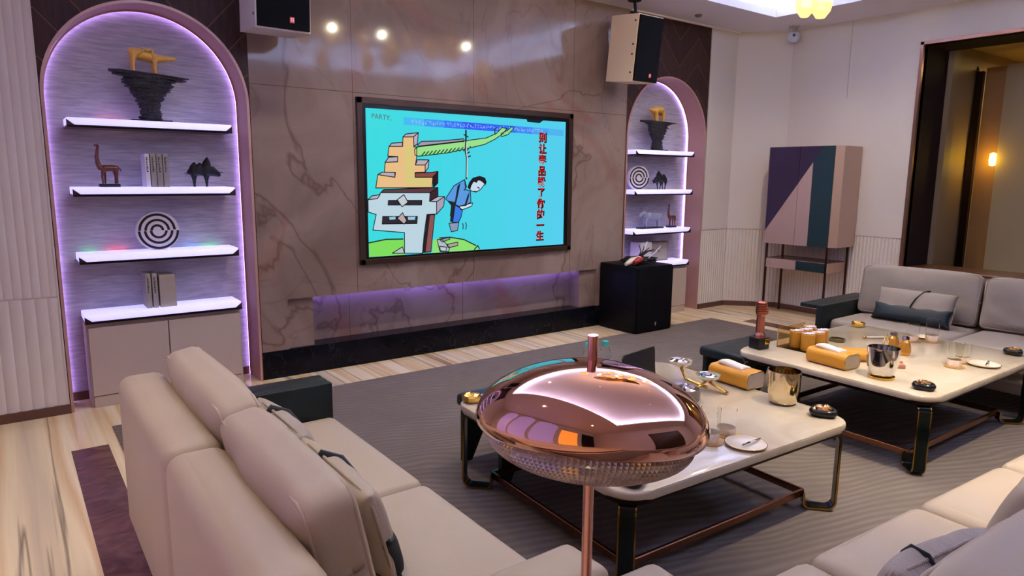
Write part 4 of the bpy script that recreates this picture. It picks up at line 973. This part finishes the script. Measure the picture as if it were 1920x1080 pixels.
# ------------------------------------------------------------------ coffee tables
def coffee_table(label, cx, cy, W, D, ang, hz=0.42):
    t = thing('coffee_table', label, 'coffee table', (cx, cy, 0), ang)
    bm = B(); fs = prism(bm, rrect(W, D, 0.11, 8), hz-0.032, hz, 'z')
    es = [e for e in bm.edges if abs(e.verts[0].co.z-e.verts[1].co.z) < 1e-6]
    bmesh.ops.bevel(bm, geom=es, offset=0.011, segments=3, profile=0.5, affect='EDGES')
    obj('tabletop', bm, MATS['table_stone'], t, 40)
    bm = B(); prism(bm, rrect(W-0.03, D-0.03, 0.10, 8), hz-0.052, hz-0.033, 'z'); obj('under_frame', bm, mat('table_dark_frame', '2a1f1a', 0.3, 0.8), t)
    for sx in (-1, 1):
        for sy in (-1, 1):
            dg = Vector((sx, sy, 0)).normalized(); sd = Vector((-dg.y, dg.x, 0))
            c0 = Vector((sx*(W/2-0.048), sy*(D/2-0.048), 0))
            prof = [(-0.15, hz-0.056), (-0.03, hz-0.056)]
            prof += [(-0.03+0.035*math.sin(a), hz-0.091+0.035*math.cos(a)) for a in (PI/8, PI/4, 3*PI/8, PI/2)]
            prof += [(0.005, 0.052)] + [(-0.032+0.037*math.cos(a), 0.052-0.037*math.sin(a)) for a in (PI/8, PI/4, 3*PI/8, PI/2)]
            prof += [(-0.10, 0.015)] + [(-0.10-0.026*math.sin(a), 0.041-0.026*math.cos(a)) for a in (PI/6, PI/3, PI/2)] + [(-0.126, 0.075)]
            def strip(bm, hw, th, o_, mi):
                P_ = [c0+dg*(d)+Vector((0, 0, z)) for d, z in prof]; ring_ = []
                for i, p in enumerate(P_):
                    tg = (P_[min(i+1, len(P_)-1)]-P_[max(i-1, 0)]).normalized(); nn = tg.cross(sd)
                    ring_.append([bm.verts.new(p+sd*a*hw+nn*(b*th+o_)) for a, b in ((-1, -1), (1, -1), (1, 1), (-1, 1))])
                for a, b in zip(ring_, ring_[1:]):
                    for k in range(4): f = bm.faces.new((a[k], a[(k+1) % 4], b[(k+1) % 4], b[k])); f.material_index = mi; f.smooth = True
                bm.faces.new(ring_[0]); bm.faces.new(ring_[-1])
            bm = B(); strip(bm, 0.031, 0.004, 0.0, 0); lg = obj('leg', bm, mat('strap_brass', 'a8833f', 0.16, 1.0), t, 40)
            bm = B(); strip(bm, 0.0255, 0.0012, 0.0045, 0); strip(bm, 0.0255, 0.0012, -0.0045, 0); o = obj('leg_inlay', bm, STRAPG, lg, 40); o['label'] = 'dark green strap face'
    ix, iy = W/2-0.048-0.126/1.414, D/2-0.048-0.126/1.414
    bm = B()
    for a in ((-ix, ix, -iy-0.008, -iy+0.008), (-ix, ix, iy-0.008, iy+0.008), (-ix-0.008, -ix+0.008, -iy, iy), (ix-0.008, ix+0.008, -iy, iy)): bx(bm, a[0], a[1], a[2], a[3], 0.058, 0.090, 0.003, 1)
    o = obj('lower_rail', bm, mat('rail_copper', '8d5f48', 0.2, 1.0), t); o['label'] = 'copper coloured floor rail'
    return t
A1 = math.radians(-2.7); A2 = math.radians(-1.1)
coffee_table('white stone coffee table with brass strap legs, behind the rose gold lamp', 0.845, -2.805, 1.335, 1.17, A1)
coffee_table('farther white stone coffee table with brass strap legs, near the right sofa', 2.770, -2.935, 1.39, 1.125, A2)
def stool(label, cx, cy):
    t = thing('stool', label, 'stool', (cx, cy, 0))
    W, D = 0.60, 0.42
    obj('seat', padded(-W/2, W/2, -D/2, D/2, 0.295, 0.358, 0.02, 0.004), GREEN, t, 45)
    for sx in (-1, 1):
        for sy in (-1, 1):
            bm = B(); xo, yo = sx*(W/2-0.012), sy*(D/2-0.045)
            poly = [(xo, 0.31), (xo-sx*0.20, 0.31), (xo-sx*0.052, 0.008), (xo, 0.008)]
            prism(bm, poly, yo-0.014, yo+0.014, 'y'); obj('leg', bm, GREEN, t)
stool('dark green stool tucked under far edge of the table behind the lamp', 0.675, -2.16)
stool('dark green stool tucked under the far left corner of the farther table', 2.50, -2.23)

# ------------------------------------------------------------------ bar cabinet by the chamfered corner
t = thing('bar_cabinet', 'tall bar cabinet with purple, pink and green geometric doors on thin legs', 'cabinet', (5.345, -0.86, 0), math.radians(2.0))
PINK = mat('dusty_pink_lacquer', 'ad8f88', 0.38, var=0.03); PURP = mat('aubergine_lacquer', '33253c', 0.3, var=0.06); DGRN = mat('deep_green_lacquer', '20343b', 0.32, var=0.06)
BEIG = mat('beige_lacquer', 'b3937f', 0.4, var=0.02)
Wc, Zb, Zt, Xf, Xb = 0.345, 0.765, 1.765, -0.17, 0.215
bm = B(); prism(bm, [(Xf, -Wc), (Xf, Wc), (Xf+0.05, Wc+0.045), (Xb, Wc+0.06), (Xb, -Wc-0.075), (Xf+0.06, -Wc-0.062)], Zb, Zt, 'z'); obj('body', bm, BEIG, t)
hz_ = Zt-Zb
def door(y_hi, y_lo, name):                    # y_hi is the door's left edge as seen from the room
    bm = B()
    def pan(poly, mi, k=0):
        x = Xf-0.0008*k
        prism(bm, [(q, z) for q, z in poly], x-0.014, x, 'x', mi)
    # the diagonal runs from low at the left edge to the top near the right
    def zd(y): return Zb+hz_*(0.13+(Wc-y)/(2*Wc)*1.03)
    a, b_ = y_hi, y_lo
    zl, zr = zd(a), min(zd(b_), Zt)
    if zd(b_) < Zt:
        pan([(a, zl), (b_, zr), (b_, Zt), (a, Zt)], 0); pan([(a, Zb), (b_, Zb), (b_, zr), (a, zl)], 1)
    else:
        yt = Wc-(Zt-Zb-0.13*hz_)/hz_*(2*Wc)/1.03; ym = a-(a-b_)*0.40
        zm = zd(ym)
        pan([(a, zl), (yt, Zt), (a, Zt)], 0); pan([(a, Zb), (ym, Zb), (ym, zm), (a, zl)], 1); pan([(ym, Zb), (b_, Zb), (b_, Zt), (yt, Zt), (ym, zm)], 2)
    o = obj('door', bm, [PURP, PINK, DGRN], t); o['label'] = name
door(Wc, 0.012, 'door split into purple and pink triangles'); door(0.008, -Wc, 'door with pink strip and deep green panel')
bm = B()
fr_ = [(Xf+0.012, Wc-0.02), (Xf+0.012, -Wc+0.01), (Xb-0.03, -Wc-0.03), (Xb-0.03, Wc-0.01)]
for x, y in fr_:
    b2 = B(); bx(b2, x-0.009, x+0.009, y-0.009, y+0.009, 0.0, Zb); obj('leg', b2, DARKB, t)
bm = B(); bx(bm, Xf+0.012, Xb-0.03, -Wc-0.01, Wc-0.02, 0.505, 0.605, 0.002, 1); obj('drawer', bm, BEIG, t)
bm = B(); bx(bm, Xf-0.0, Xf+0.012, -0.02, Wc-0.03, 0.508, 0.602); obj('drawer_front', bm, PINK, t)
bm = B(); bx(bm, Xf-0.0, Xf+0.012, -Wc+0.02, -0.022, 0.508, 0.602); o = obj('drawer_front', bm, DGRN, t); o['label'] = 'green half of the drawer front'
bm = B(); bx(bm, Xf+0.012, Xb-0.03, -Wc-0.008, Wc-0.022, 0.606, 0.610); obj('tray_top', bm, mat('plum_tray', '5a3c40', 0.25), t)

# ------------------------------------------------------------------ rose gold lamp
t = thing('table_lamp', 'large rose gold dome lamp with cut glass underside, in the foreground', 'lamp', (-0.523, -3.883, 0))
R_d, ze = 0.2195, 0.983
TILT = Matrix.Translation((0, 0, ze)) @ Matrix.Rotation(math.radians(-10.5), 4, Vector((rt.x, rt.y, 0))) @ Matrix.Rotation(math.radians(-3.6), 4, Vector((rt.y, -rt.x, 0))) @ Matrix.Translation((0, 0, -ze))
bm = B(); prof = [(0.0, ze+0.121), (0.012, ze+0.1208)]
for i in range(1, 29):
    a = PI/2*i/28; prof.append((max(0.012, R_d*math.sin(a)**1.07), ze+0.121*math.cos(a)))
for i in range(1, 7):
    d_ = 0.03*i/6; prof.append((R_d*math.sqrt(1-(d_/0.073)**2), ze-d_))
prof += [(0.192, ze-0.031), (0.188, ze-0.026)]
lathe(bm, prof, 96, M=TILT); obj('dome_shade', bm, ROSE, t, 60)
bm = B(); prof = []
for i in range(17):
    a = PI/2*i/16; prof.append((max(0.011, 0.196*math.cos(a)), ze-0.029-0.077*math.sin(a)))
lathe(bm, prof, 120); bm.normal_update()
bmesh.ops.poke(bm, faces=[f for f in bm.faces if len(f.verts) == 4], offset=0.0042, center_mode='MEAN')
bmesh.ops.transform(bm, matrix=TILT, verts=bm.verts)
for f in bm.faces: f.smooth = False
gl = obj('glass_underside', bm, mat('cut_glass', 'aea6a3', 0.14, metal=0.4, spec=0.8), t); gl['label'] = 'clear cut glass bowl under the dome'
bm = B(); tube(bm, [(0.006, 0.004, ze+0.10), (0, 0, 1.152)], 0.0102, 20); obj('finial_rod', bm, ROSEB, t, 40)
bm = B(); tube(bm, [(0, 0, 0.012), (0, 0, ze-0.07)], 0.0105, 20); obj('pole', bm, ROSEB, t, 40)
bm = B(); lathe(bm, [(0, 0.0065), (0.085, 0.0065), (0.085, 0.016), (0.07, 0.022), (0.0, 0.026)], 48); obj('base', bm, ROSEB, t, 40)

# ------------------------------------------------------------------ chandelier
t = thing('chandelier', 'gold petal chandelier whose two lowest petals dip into the top of the frame', 'chandelier', (2.25, -2.1, 3.42))
bm = B(); prism(bm, rrect(1.6, 0.5, 0.24, 8), -0.03, 0.0, 'z'); obj('ceiling_plate', bm, GOLD, t)
PET = mat('amber_glass_petal', 'e8c890', 0.15, trans=0.3, emit=0.62, ecol='ffce88')
pm = None; rnd = random.Random(21)
spots_ = [(0.925, 0.10, -0.875, 0.15), (1.06, 0.06, -0.875, -0.2)]
for i in range(16):
    spots_.append((-1.1+i*0.122+rnd.uniform(-0.05, 0.05), rnd.uniform(-0.28, 0.28), -0.92+rnd.uniform(0.0, 0.30)+(0.06 if i > 12 else 0), rnd.uniform(-0.5, 0.5)))
for i, (x, y, z, rz) in enumerate(spots_):
    if pm is None:
        bm = B()
        pr = [(0.030, 0.0), (0.062, 0.045), (0.072, 0.10), (0.060, 0.165), (0.028, 0.20)]
        lathe(bm, pr, 6); lathe(bm, [(r-0.006, zq) for r, zq in pr], 6)
        for f in bm.faces: f.smooth = False
        o = obj('glass_petal', bm, PET, t); pm = o
    else:
        o = pm.copy(); C.objects.link(o); o.parent = t
    o.location = (x, y, z); o.rotation_euler = (0.12*math.sin(i), 0.12*math.cos(i*2), rz)
    bm = B(); tube(bm, [(x, y, z+0.15), (x*0.8, y*0.8, -0.02)], 0.0035, 6); obj('rod', bm, GOLD, t)
for bxp in (-0.8, -0.25, 0.3, 0.8):
    l = bpy.data.lights.new('chandelier_bulb', 'POINT'); l.energy = 9; l.color = lin('fff0d0')[:3]; l.shadow_soft_size = 0.014
    lo = bpy.data.objects.new('chandelier_bulb', l); C.objects.link(lo); lo.location = (2.25+bxp, -2.1, 2.90)

# ------------------------------------------------------------------ things on the tables
TZ = 0.4205
GLASSM = mat('clear_glass', 'ffffff', 0.0, trans=1.0, ior=1.12, spec=0.4)
AMBERG = mat('amber_cut_glass', 'ecd6c2', 0.1, spec=0.7)
OCHRE = leather('ochre_leather', 'c88a28', 0.45, 0.05)
OCHRE_E = mat('pale_suede', 'ab9782', 0.7, var=0.05)
def ashtray(label, x, y, kind, r=0.055, rot=0.0):
    t = thing('ashtray', label, 'ashtray', (x, y, TZ), rot)
    if kind == 'gold':
        bm = B(); lathe(bm, [(0, 0), (r*0.85, 0), (r, 0.012), (r*1.0, 0.026), (r*0.88, 0.032), (r*0.8, 0.026), (r*0.5, 0.016), (0, 0.014)], 10, fn=lambda rr, a, k: rr*(1+0.03*math.cos(5*a)))
        for f in bm.faces: f.smooth = False
        obj('bowl', bm, GOLD, t)
    else:
        bm = B(); lathe(bm, [(0, 0), (r*0.8, 0), (r, 0.012), (r*1.03, 0.024), (r*0.9, 0.034), (r*0.78, 0.034), (r*0.72, 0.026)], 24, fn=lambda rr, a, k: rr*(1+0.10*math.cos(3*a)))
        obj('bowl', bm, mat('black_glass', '0c0c10', 0.15), t)
        bm = B(); rnd = random.Random(int(x*500))
        lathe(bm, [(0.0, 0.034), (r*0.4, 0.040), (r*0.7, 0.036), (r*0.78, 0.026)], 14, fn=lambda rr, a, k: rr*rnd.uniform(0.85, 1.05))
        for v in bm.verts: v.co.z += rnd.uniform(-0.005, 0.006)
        for f in bm.faces: f.smooth = False
        obj('faceted_insert', bm, mat('bronze_facets', 'b58a52', 0.12, 1.0), t)
ashtray('small gold ashtray at left corner of the table behind the lamp', 0.272, -2.262, 'gold', 0.046)
ashtray('black ashtray with bronze facets at right corner of the nearer table', 1.425, -3.30, 'black', 0.055, 0.6)
ashtray('black ashtray peeking out below the lamp on the nearer table', 0.245, -3.285, 'black', 0.050)
ashtray('small gold ashtray at back corner of the farther table by the sofa', 3.385, -2.46, 'gold', 0.045)
ashtray('black ashtray with gold facets at front corner of the farther table', 2.205, -3.385, 'black', 0.050, 0.4)
ashtray('black ashtray at right edge of the farther table', 3.385, -3.39, 'black', 0.048)
PET_ = mat('bottle_plastic', 'eef4f6', 0.06, trans=0.95, ior=1.2)
def bottle(label, x, y):
    t = thing('water_bottle', label, 'bottle', (x, y, TZ), 0)
    bm = B(); lathe(bm, [(0, 0), (0.028, 0.0), (0.031, 0.006), (0.031, 0.05), (0.029, 0.055), (0.031, 0.06), (0.031, 0.11), (0.024, 0.145), (0.0125, 0.165), (0.0125, 0.172)], 20); obj('bottle_body', bm, PET_, t)
    bm = B(); lathe(bm, [(0.0125, 0.163), (0.0165, 0.163), (0.0165, 0.186), (0.0155, 0.188), (0, 0.188)], 18); obj('cap', bm, mat('teal_cap', '3fb6a8', 0.45), t, 40)
bottle('water bottle with teal cap standing right of the lamp rod', 1.055, -2.32)
bottle('water bottle with teal cap hidden behind the lamp rod', 0.955, -2.30)
t = thing('tablet_stand', 'black folded tablet stand behind the right rim of the lamp', 'tablet', (1.085, -2.555, TZ), 0.10)
bm = B(); prism(bm, [(-0.125, 0.0), (0.125, 0.0), (0.112, 0.05), (0.120, 0.10), (0.135, 0.165), (0.130, 0.180), (-0.10, 0.172), (-0.12, 0.155)], -0.006, 0.006, 'y'); bmesh.ops.transform(bm, matrix=Matrix.Rotation(-0.22, 4, 'X'), verts=bm.verts); obj('screen_panel', bm, mat('tablet_black', '141418', 0.35), t)
bm = B(); bx(bm, -0.12, 0.12, -0.004, 0.004, 0, 0.13); bmesh.ops.transform(bm, matrix=Matrix.Translation((0, 0.075, 0)) @ Matrix.Rotation(0.30, 4, 'X'), verts=bm.verts); obj('rear_flap', bm, mat('tablet_black', '141418', 0.35), t)

t = thing('snack_stand', 'gold branching snack stand with two faceted silver bowls', 'stand', (1.25, -2.74, TZ), 0)
SILV = mat('faceted_silver', 'cfc8d2', 0.10, 1.0)
def bowl(parent, x, y, z, r, h):
    bm = B(); rnd = random.Random(int(abs(x*999)))
    lathe(bm, [(0, 0), (r*0.5, 0.004), (r*0.9, h*0.6), (r, h), (r*0.93, h), (r*0.8, h*0.65)], 18, (x, y, z), fn=lambda rr, a, k: rr*(1+0.03*math.cos(9*a)))
    bw = obj('bowl', bm, mat('bowl_glass', 'd9d0c0', 0.1, 0.6), parent, 30)
    bm = B(); lathe(bm, [(0, h*0.95), (r*0.35, h*1.1), (r*0.62, h*0.9), (r*0.86, h*0.72)], 11, (x, y, z), fn=lambda rr, a, k: rr*rnd.uniform(0.8, 1.1))
    for v in bm.verts: v.co.z += rnd.uniform(-0.006, 0.006)
    for f in bm.faces: f.smooth = False
    o = obj('facets', bm, SILV, bw); o['label'] = 'faceted silver filling'
bowl(t, 0.075, 0.150, 0.070, 0.062, 0.035); bowl(t, 0.055, -0.035, 0.045, 0.060, 0.033)
bm = B()
tube(bm, [(0.075, 0.150, 0.075), (0.075, 0.13, 0.045), (0.06, 0.10, 0.02), (0.07, 0.04, 0.010), (0.06, -0.03, 0.012)], 0.008, 8)
tube(bm, [(0.055, -0.035, 0.05), (0.06, -0.06, 0.035), (0.07, -0.11, 0.018), (0.075, -0.14, 0.007)], [(0.014, 0.005)]*4, 8)
tube(bm, [(0.055, -0.035, 0.05), (0.02, -0.02, 0.02), (0.0, 0.0, 0.007)], 0.007, 8)
obj('branch', bm, GOLD, t)
t = thing('snack_pot', 'clear glass pot with silver facets in front of the snack stand', 'pot', (1.105, -2.815, TZ), 0)
bm = B(); lathe(bm, [(0, 0), (0.055, 0.0), (0.060, 0.008), (0.062, 0.056), (0.056, 0.056), (0.054, 0.012), (0, 0.008)], 24); obj('glass_pot', bm, mat('frosted_glass', 'd8cfc8', 0.2, trans=0.7, ior=1.35), t, 40)
bm = B(); rnd = random.Random(8); lathe(bm, [(0, 0.066), (0.02, 0.07), (0.038, 0.062), (0.053, 0.052)], 12, fn=lambda rr, a, k: rr*rnd.uniform(0.85, 1.08))
for v in bm.verts: v.co.z += rnd.uniform(-0.006, 0.006)
for f in bm.faces: f.smooth = False
obj('facets', bm, SILV, t)

def tissue_box(label, x, y, rot, W=0.14, L=0.235, h=0.085, tissue=True):
    t = thing('tissue_box', label, 'tissue box', (x, y, TZ), rot)
    pr = [(p, q+h/2) for p, q in rrect(W, h, 0.03, 6)]
    bm = B(); prism(bm, pr, -L/2, L/2, 'y'); obj('cover', bm, OCHRE, t, 40)
    pi = [(p, q+h/2) for p, q in rrect(W-0.014, h-0.014, 0.025, 6)]
    for s in (-1, 1):
        bm = B(); prism(bm, pi, s*L/2-0.002, s*L/2+0.0016, 'y'); o = obj('end_panel', bm, OCHRE_E, t, 40); o['label'] = 'pale suede end panel'
    bm = B()
    for s in (-1, 1):
        pts = [(p, s*(L/2+0.001), q) for p, q in [(p, q+h/2) for p, q in rrect(W-0.006, h-0.006, 0.028, 6)]]; tube(bm, pts+[pts[0]], 0.0025, 6, cap=False)
    obj('gold_rim', bm, GOLD, t)
    if tissue:
        bm = cushion(0.07, 0.15, 0.03, nu=14, nv=16, seed=4, q=0.5, wr=0.012)
        bmesh.ops.transform(bm, matrix=Matrix.Translation((0, -0.06, h+0.002)) @ Matrix.Rotation(-PI/2+0.05, 4, 'X'), verts=bm.verts)
        obj('tissue', bm, mat('tissue_paper', 'e8dcd6', 0.9), t)
tissue_box('ochre leather tissue box on the table behind the lamp', 1.520, -2.785, -0.06)
tissue_box('ochre leather tissue box at front of the farther table', 2.262, -2.885, -0.10)
tissue_box('ochre leather box lying behind the ice bucket on the farther table', 2.50, -2.92, 0.75, 0.12, 0.22, 0.06, False)
def ice_bucket(label, x, y, r0_, r1_, h, coaster):
    t = thing('ice_bucket', label, 'bucket', (x, y, TZ), 0)
    z0 = 0.0
    if coaster: bm = B(); lathe(bm, [(0, 0), (r0_+0.004, 0), (r0_+0.004, 0.012), (0, 0.012)], 32); obj('base_ring', bm, GOLD, t, 40); z0 = 0.012
    bm = B(); lathe(bm, [(0, z0), (r0_*0.8, z0), (r0_, z0+0.012), (r1_*0.99, z0+h*0.45), (r1_, z0+h), (r1_-0.004, z0+h), (r1_-0.006, z0+h*0.5), (r0_-0.008, z0+0.018), (0, z0+0.014)], 40); obj('bucket_body', bm, CHROME if coaster else mat('champagne_mirror', 'dcc9a4', 0.05, 1.0), t, 60)
ice_bucket('champagne mirror ice bucket at right side of the nearer table', 1.435, -3.10, 0.062, 0.072, 0.155, False)
ice_bucket('mirror ice bucket with gold base at front of the farther table', 2.235, -3.165, 0.060, 0.077, 0.150, True)
cn0 = None; k_ = 0
clabs = ('front left', 'front middle', 'front right', 'back left', 'back middle', 'back right')
for (x, y), cl in zip(((2.435, -2.635), (2.520, -2.650), (2.605, -2.625), (2.455, -2.548), (2.540, -2.560), (2.625, -2.535)), clabs):
    lb = 'ochre canister with white chips, %s of the six in the amber tray' % cl
    if cn0 is None:
        cn0 = thing('canister', lb, 'canister', (x, y, TZ+0.0045), 0, 'ochre canisters in the amber tray')
        bm = B(); lathe(bm, [(0, 0), (0.037, 0), (0.039, 0.003), (0.039, 0.098), (0.037, 0.100), (0, 0.100)], 28); obj('cup', bm, OCHRE, cn0, 40)
        bm = B(); rnd = random.Random(2)
        for i in range(16):
            a, r_ = rnd.random()*2*PI, 0.03*math.sqrt(rnd.random()); bx(bm, -0.010, 0.010, -0.005, 0.005, -0.003, 0.003, M=Matrix.Translation((r_*math.cos(a), r_*math.sin(a), 0.105)) @ Matrix.Rotation(rnd.random()*3, 4, 'Z') @ Matrix.Rotation(rnd.uniform(-0.5, 0.5), 4, 'X'))
        o = obj('white_chips', bm, mat('white_chips', 'e4d2d4', 0.3), cn0); o['kind'] = 'stuff'
    else: dup(cn0, (x, y, TZ+0.0045), None, lb)
t = thing('amber_tray', 'amber acrylic tray holding the six ochre canisters', 'tray', (2.530, -2.590, TZ), 0)
AMB = mat('amber_acrylic', 'f0d2a0', 0.08, trans=1.0, ior=1.12)
bm = B(); bx(bm, -0.15, 0.15, -0.11, 0.125, 0, 0.004); obj('tray_floor', bm, AMB, t)
bm = B(); bx(bm, -0.15, 0.15, 0.118, 0.124, 0.0045, 0.116); obj('back_wall', bm, AMB, t)
t = thing('hexagon_lid', 'small olive hexagonal lid lying right of the ochre canisters', 'lid', (2.835, -2.605, TZ), 0.3)
bm = B(); lathe(bm, [(0, 0), (0.050, 0), (0.052, 0.018), (0.046, 0.018), (0.044, 0.008), (0, 0.008)], 6); [setattr(f, 'smooth', False) for f in bm.faces]; obj('lid_body', bm, mat('olive_metal', '6f6238', 0.3, 0.7), t)
def pear(label, x, y, rz):
    t = thing('gold_pouch', label, 'ornament', (x, y, TZ), rz)
    bm = B(); lathe(bm, [(0, 0), (0.03, 0.0), (0.036, 0.018), (0.033, 0.045), (0.024, 0.075), (0.014, 0.092)], 10, fn=lambda rr, a, k: rr*(1+0.05*math.cos(5*a)))
    [setattr(f, 'smooth', False) for f in bm.faces]; obj('pouch_body', bm, mat('honey_gold', 'd09440', 0.25, 0.6), t)
    bm = B(); lathe(bm, [(0.014, 0.09), (0.022, 0.096), (0.018, 0.110), (0.0, 0.114)], 8); [setattr(f, 'smooth', False) for f in bm.faces]; obj('silver_top', bm, SILV, t)
pear('left one of two honey gold pear shaped ornaments on the farther table', 2.885, -2.925, 0.2)
pear('right one of two honey gold pear shaped ornaments on the farther table', 2.835, -3.015, 0.5)
t = thing('gold_tongs', 'slim dark gold tongs leaning against the pear shaped ornaments', 'tongs', (2.82, -2.90, TZ), 0)
bm = B(); tube(bm, [(-0.075, -0.02, 0.005), (-0.02, -0.01, 0.07), (0.012, 0.0, 0.102)], 0.004, 8); obj('arm', bm, GOLD, t)
bm = B(); tube(bm, [(-0.055, -0.045, 0.005), (-0.015, -0.03, 0.07), (0.012, 0.0, 0.102)], 0.004, 8); obj('arm', bm, GOLD, t)
t = thing('stirring_stick', 'white stick with gold tip lying behind the pear ornaments', 'stick', (3.12, -2.70, TZ), 0)
bm = B(); tube(bm, [(-0.045, 0.03, 0.006), (0.06, -0.05, 0.006)], 0.0055, 8); obj('rod', bm, mat('ivory', 'e0d2c0', 0.4), t)
bm = B(); tube(bm, [(-0.060, 0.042, 0.007), (-0.045, 0.03, 0.007)], 0.0068, 8); obj('tip', bm, GOLD, t)
t = thing('coral_box', 'tiny coral box with glitter beside the mirror ice bucket', 'box', (2.52, -3.13, TZ), 0.7)
bm = B(); bx(bm, -0.03, 0.03, -0.022, 0.022, 0, 0.022, 0.004, 2); obj('box_body', bm, mat('coral', 'b07a68', 0.4), t, 40)
bm = B(); lathe(bm, [(0, 0.0), (0.008, 0.0), (0.009, 0.006), (0, 0.009)], 7, (0.02, -0.012, 0.0222)); obj('gold_bead', bm, GOLD, t)

def tumbler(label, x, y, h, r=0.039):
    t = thing('glass_tumbler', label, 'glass', (x, y, TZ+0.0035), 0)
    bm = B(); lathe(bm, [(r*0.93, h*0.30), (r, h), (r-0.0022, h), (r*0.90, h*0.30), (r*0.93, h*0.30)], 32); obj('upper_wall', bm, GLASSM, t, 40)
    bm = B(); lathe(bm, [(0, 0.0), (r*0.86, 0.0), (r*0.9, h*0.06), (r*0.93, h*0.29), (0, h*0.285)], 18, fn=lambda rr, a, k: rr*(1+0.03*math.cos(9*a)*(k % 2)))
    [setattr(f, 'smooth', False) for f in bm.faces]
    o = obj('cut_base', bm, AMBERG, t); o['label'] = 'amber tinted cut glass base'
def coaster(label, x, y):
    t = thing('coaster', label, 'coaster', (x, y, TZ), 0)
    bm = B(); lathe(bm, [(0, 0), (0.05, 0), (0.052, 0.003), (0, 0.003)], 28); obj('disc', bm, mat('amber_coaster', 'c8964a', 0.3, 0.3), t, 40)
for lb, x, y, h in (('taller clear tumbler beside the lamp shade on the nearer table', 0.765, -3.205, 0.135), ('shorter clear tumbler behind the dessert plate on the nearer table', 0.885, -3.195, 0.105),
                    ('short tumbler at back of the farther table, left of the tall one', 3.255, -2.875, 0.105), ('tall tumbler near back edge of the farther table by the sofa', 3.330, -2.960, 0.140),
                    ('tall tumbler left of the plate on the farther table', 2.785, -3.300, 0.140), ('short tumbler partly behind the tall one by the farther table plate', 2.930, -3.285, 0.105)):
    tumbler(lb, x, y, h)
    coaster(('amber coaster under the '+lb.replace('beside', 'by').replace(' at back of the farther table,', ' at back of farther table,')).replace('shorter clear', 'shorter').replace(' partly behind the tall one', ''), x, y)
def plate(label, x, y, r, knife=True, rot=0.0):
    t = thing('dessert_plate', label, 'plate', (x, y, TZ), 0)
    bm = B(); lathe(bm, [(0, 0), (r*0.6, 0), (r*0.95, 0.008), (r, 0.011), (r*0.97, 0.0125), (r*0.62, 0.005), (0, 0.004)], 40); obj('dish', bm, mat('porcelain', 'e6d8c8', 0.25), t, 60)
    bm = B(); tube(bm, [(r*0.985*math.cos(a), r*0.985*math.sin(a), 0.0115) for a in [2*PI*i/48 for i in range(49)]], 0.0016, 6, cap=False); obj('gold_rim', bm, GOLD, t)
    if knife:
        k = thing('dessert_knife', 'small silver knife lying across the '+label, 'knife', (x+0.02, y-0.01, TZ+0.012), rot)
        bm = B(); tube(bm, [(-0.055, 0, 0.002), (-0.01, 0, 0.003)], [(0.003, 0.003), (0.004, 0.003)], 8); obj('handle', bm, mat('dark_steel', '6a6068', 0.2, 1.0), k)
        bm = B(); tube(bm, [(-0.01, 0, 0.003), (0.02, 0, 0.003), (0.062, 0.0, 0.003)], [(0.003, 0.0015), (0.007, 0.001), (0.002, 0.001)], 8); obj('blade', bm, CHROME, k)
plate('white dessert plate at front of the nearer table', 0.850, -3.310, 0.080, True, 0.0)
plate('white dessert plate at right of the farther table', 2.955, -3.385, 0.082, True, 0.2)
plate('white dessert plate behind tall tumbler at back of farther table', 3.400, -2.90, 0.060, False)
t = thing('trophy', 'copper column trophy on a black block at the farther table corner', 'trophy', (2.255, -2.425, TZ), -0.15)
bm = B(); bx(bm, -0.045, 0.045, -0.04, 0.04, 0, 0.07, 0.004, 2); obj('block_base', bm, BLACK, t, 40)
bm = B(); bx(bm, 0.0, 0.042, -0.046, -0.039, 0.03, 0.064, 0.002, 1); obj('gold_plate', bm, GOLD, t)
bm = B()
lathe(bm, [(0.036, 0.07), (0.034, 0.085), (0.026, 0.10), (0.024, 0.20), (0.030, 0.212), (0.030, 0.220)], 8)
for f in bm.faces: f.smooth = False
obj('copper_column', bm, mat('trophy_copper', 'b5705c', 0.22, 0.9, var=0.2, vscale=50), t)
bm = B(); pr = [(0.028, 0.220)]
for k in range(6): pr += [(0.034, 0.224+0.011*k), (0.034, 0.230+0.011*k), (0.029, 0.232+0.011*k)]
pr += [(0.020, 0.292), (0.0, 0.294)]
lathe(bm, pr, 14)
for f in bm.faces: f.smooth = False
obj('ribbed_head', bm, mat('trophy_copper', 'b5705c', 0.22, 0.9), t)
bm = B(); tube(bm, [(0.028, 0.0, 0.20), (0.045, -0.01, 0.215), (0.040, -0.01, 0.245), (0.028, 0, 0.25)], 0.006, 8); obj('side_loop', bm, mat('trophy_copper', 'b5705c', 0.22, 0.9), t)
